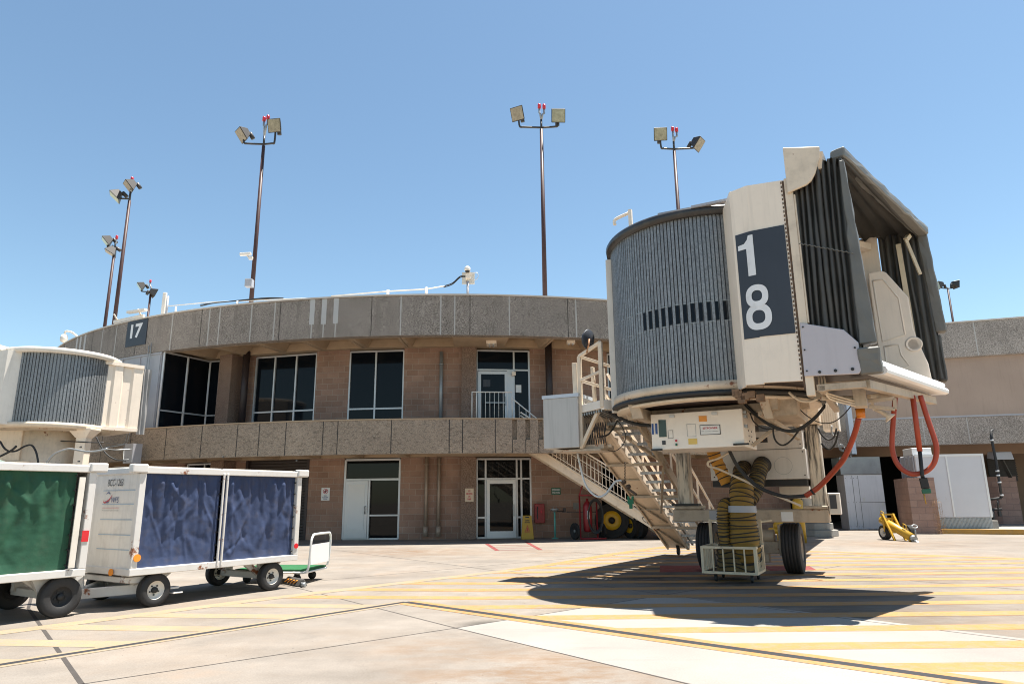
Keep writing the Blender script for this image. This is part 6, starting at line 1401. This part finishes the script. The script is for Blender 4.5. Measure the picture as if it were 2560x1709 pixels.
fx = MB(); p = pa(1870, 615, 31.2); fx.add([p+V(q) for q in [(-.42, -.3, -.08), (.42, -.3, -.08), (.42, .3, .02), (-.42, .3, .02), (-.34, -.26, .26), (.36, -.26, .28), (.36, .3, .3), (-.34, .3, .3)]], [(3, 2, 1, 0), (4, 5, 6, 7), (0, 1, 5, 4), (1, 2, 6, 5), (2, 3, 7, 6), (3, 0, 4, 7)])
FL = thing('flood_light', 'pale box floodlight on a dark slanted arm above the pink wall', 'floodlight', p); obj('housing', fx, 'greymetal', FL, world=True, bevel=.02)
fx = MB().beam(p+V((.05, 0, -.08)), pa(1965, 790, 31.6), .14, .1); obj('arm', fx, 'fixture', FL, world=True)
# dry weeds
wd = MB(); random.seed(3)
for k in range(260):
    b = V((16.75+random.gauss(0, .12), 27.75+random.gauss(0, .06), random.random()**1.2*1.35)); d = V((random.gauss(0, 1), random.gauss(-.5, .6), random.gauss(.5, .8))).normalized()*random.uniform(.05, .16)
    s = V((random.gauss(0, 1), 0, random.gauss(0, 1))).normalized()*.006; wd.add([b-s, b+s, b+d], [(0, 1, 2)])
for k in range(5): x = 16.68+.05*k; wd.tube(bez([(x, 27.78, 0), (x+.02, 27.72, .4), (x-.05+.03*k, 27.74, .8), (x-.08+.04*k, 27.76, 1.25)], 4), .006, 4)
loose('dry_weed', wd, 'weed', 'dry brown weed growing up the corner of the brown block wall', 'plant')
# tow bar
p = at(*cE3(815, 1373), z=0); TB = thing('tow_bar', 'short yellow tow bar on two small wheels standing on the apron', 'tow bar', p)
a = at(*cE3(755, 1185), Y=p.y+.2); b = at(*cE3(1048, 1358), Y=p.y-1.3); I_ = MATX[TB].inverted(); A_, B_ = I_ @ a, I_ @ b
obj('tube', MB().tube([A_, A_.lerp(B_, .04), B_], [.09, .135, .135], 18), 'yellow', TB)
mb = MB(); m1 = A_.lerp(B_, .26); d = (B_-A_).normalized(); sd = d.cross(V((0, 0, 1))).normalized()
w1 = V((.0, 0, .24)); w2 = w1+sd*-.85 if (sd.x < 0) else w1+sd*.85
for s in (-.2, .2): q = m1+sd*s; mb.beam(q+V((0, 0, .34)), q+d*.55+V((0, 0, -.35)), .06, .06); mb.beam(q+V((0, 0, .34)), V((q.x*.6, q.y*.6, .28)), .06, .06)
for h in (.32, .18): mb.beam(m1+sd*-.27+V((0, 0, h)), m1+sd*.27+V((0, 0, h)), .05, .05)
mb.beam(w1, w2, .06, .06)
for t in (.08, .8): q = A_.lerp(B_, t)+V((0, 0, .17)); mb.tube([q-d*.08, q-d*.07+V((0, 0, .14)), q+d*.07+V((0, 0, .14)), q+d*.08], .018, 6)
mb.tube([B_-d*.15, V((B_.x-.1, B_.y, .02))], .035, 8); obj('frame', mb, 'yellow', TB)
wheel(TB, w1+V((-.05, 0, 0)), tuple(sd), .24, .2, .15, rm='white', hub='steel'); wheel(TB, w2, tuple(sd), .24, .2, .15, rm='white', hub='steel')
mb = MB().tube([B_-d*.02, B_+d*.12], .11, 12); mb.beam(B_+d*.05-V((0, 0, .05)), B_+d*.4-V((0, 0, .12)), .1, .1); e = B_+d*.2+V((0, 0, .1)); mb.tube([e, e+V((0, 0, .3))], .025, 6); mb.tube([e+V((.09*math.cos(t), .03*math.sin(t), .34+.05*math.sin(t))) for t in [k*math.pi/8 for k in range(17)]], .02, 6, False); obj('coupling', mb, 'steel', TB)
# bollard and hydrant behind the wheel
bo = MB().tube([(9.5, 23.4, 0), (9.5, 23.4, 1.35), (9.5, 23.4, 1.42)], [.17, .17, .1], 16); loose('bollard', bo, 'yellow', 'round yellow bollard behind the right wheel of the jet bridge', 'bollard')
p = at(*cM(1285, 1060), Y=22.5); hy = thing('fuel_hydrant', 'yellow orange hydrant valve seen between the jet bridge wheels', 'hydrant', (p.x, 22.5, 0))
obj('body', MB().revolve([(0, 0), (.16, 0), (.16, .1), (.11, .14), (.11, p.z-.05), (.2, p.z), (.2, p.z+.1), (.1, p.z+.22), (0, p.z+.24)], (0, 0, 0), (0, 0, 1), 18), 'yellow', hy)
mb = MB().tube([(-.34, 0, p.z-.1), (.34, 0, p.z-.1)], .1, 12); obj('nozzle', mb, 'yellow', hy)
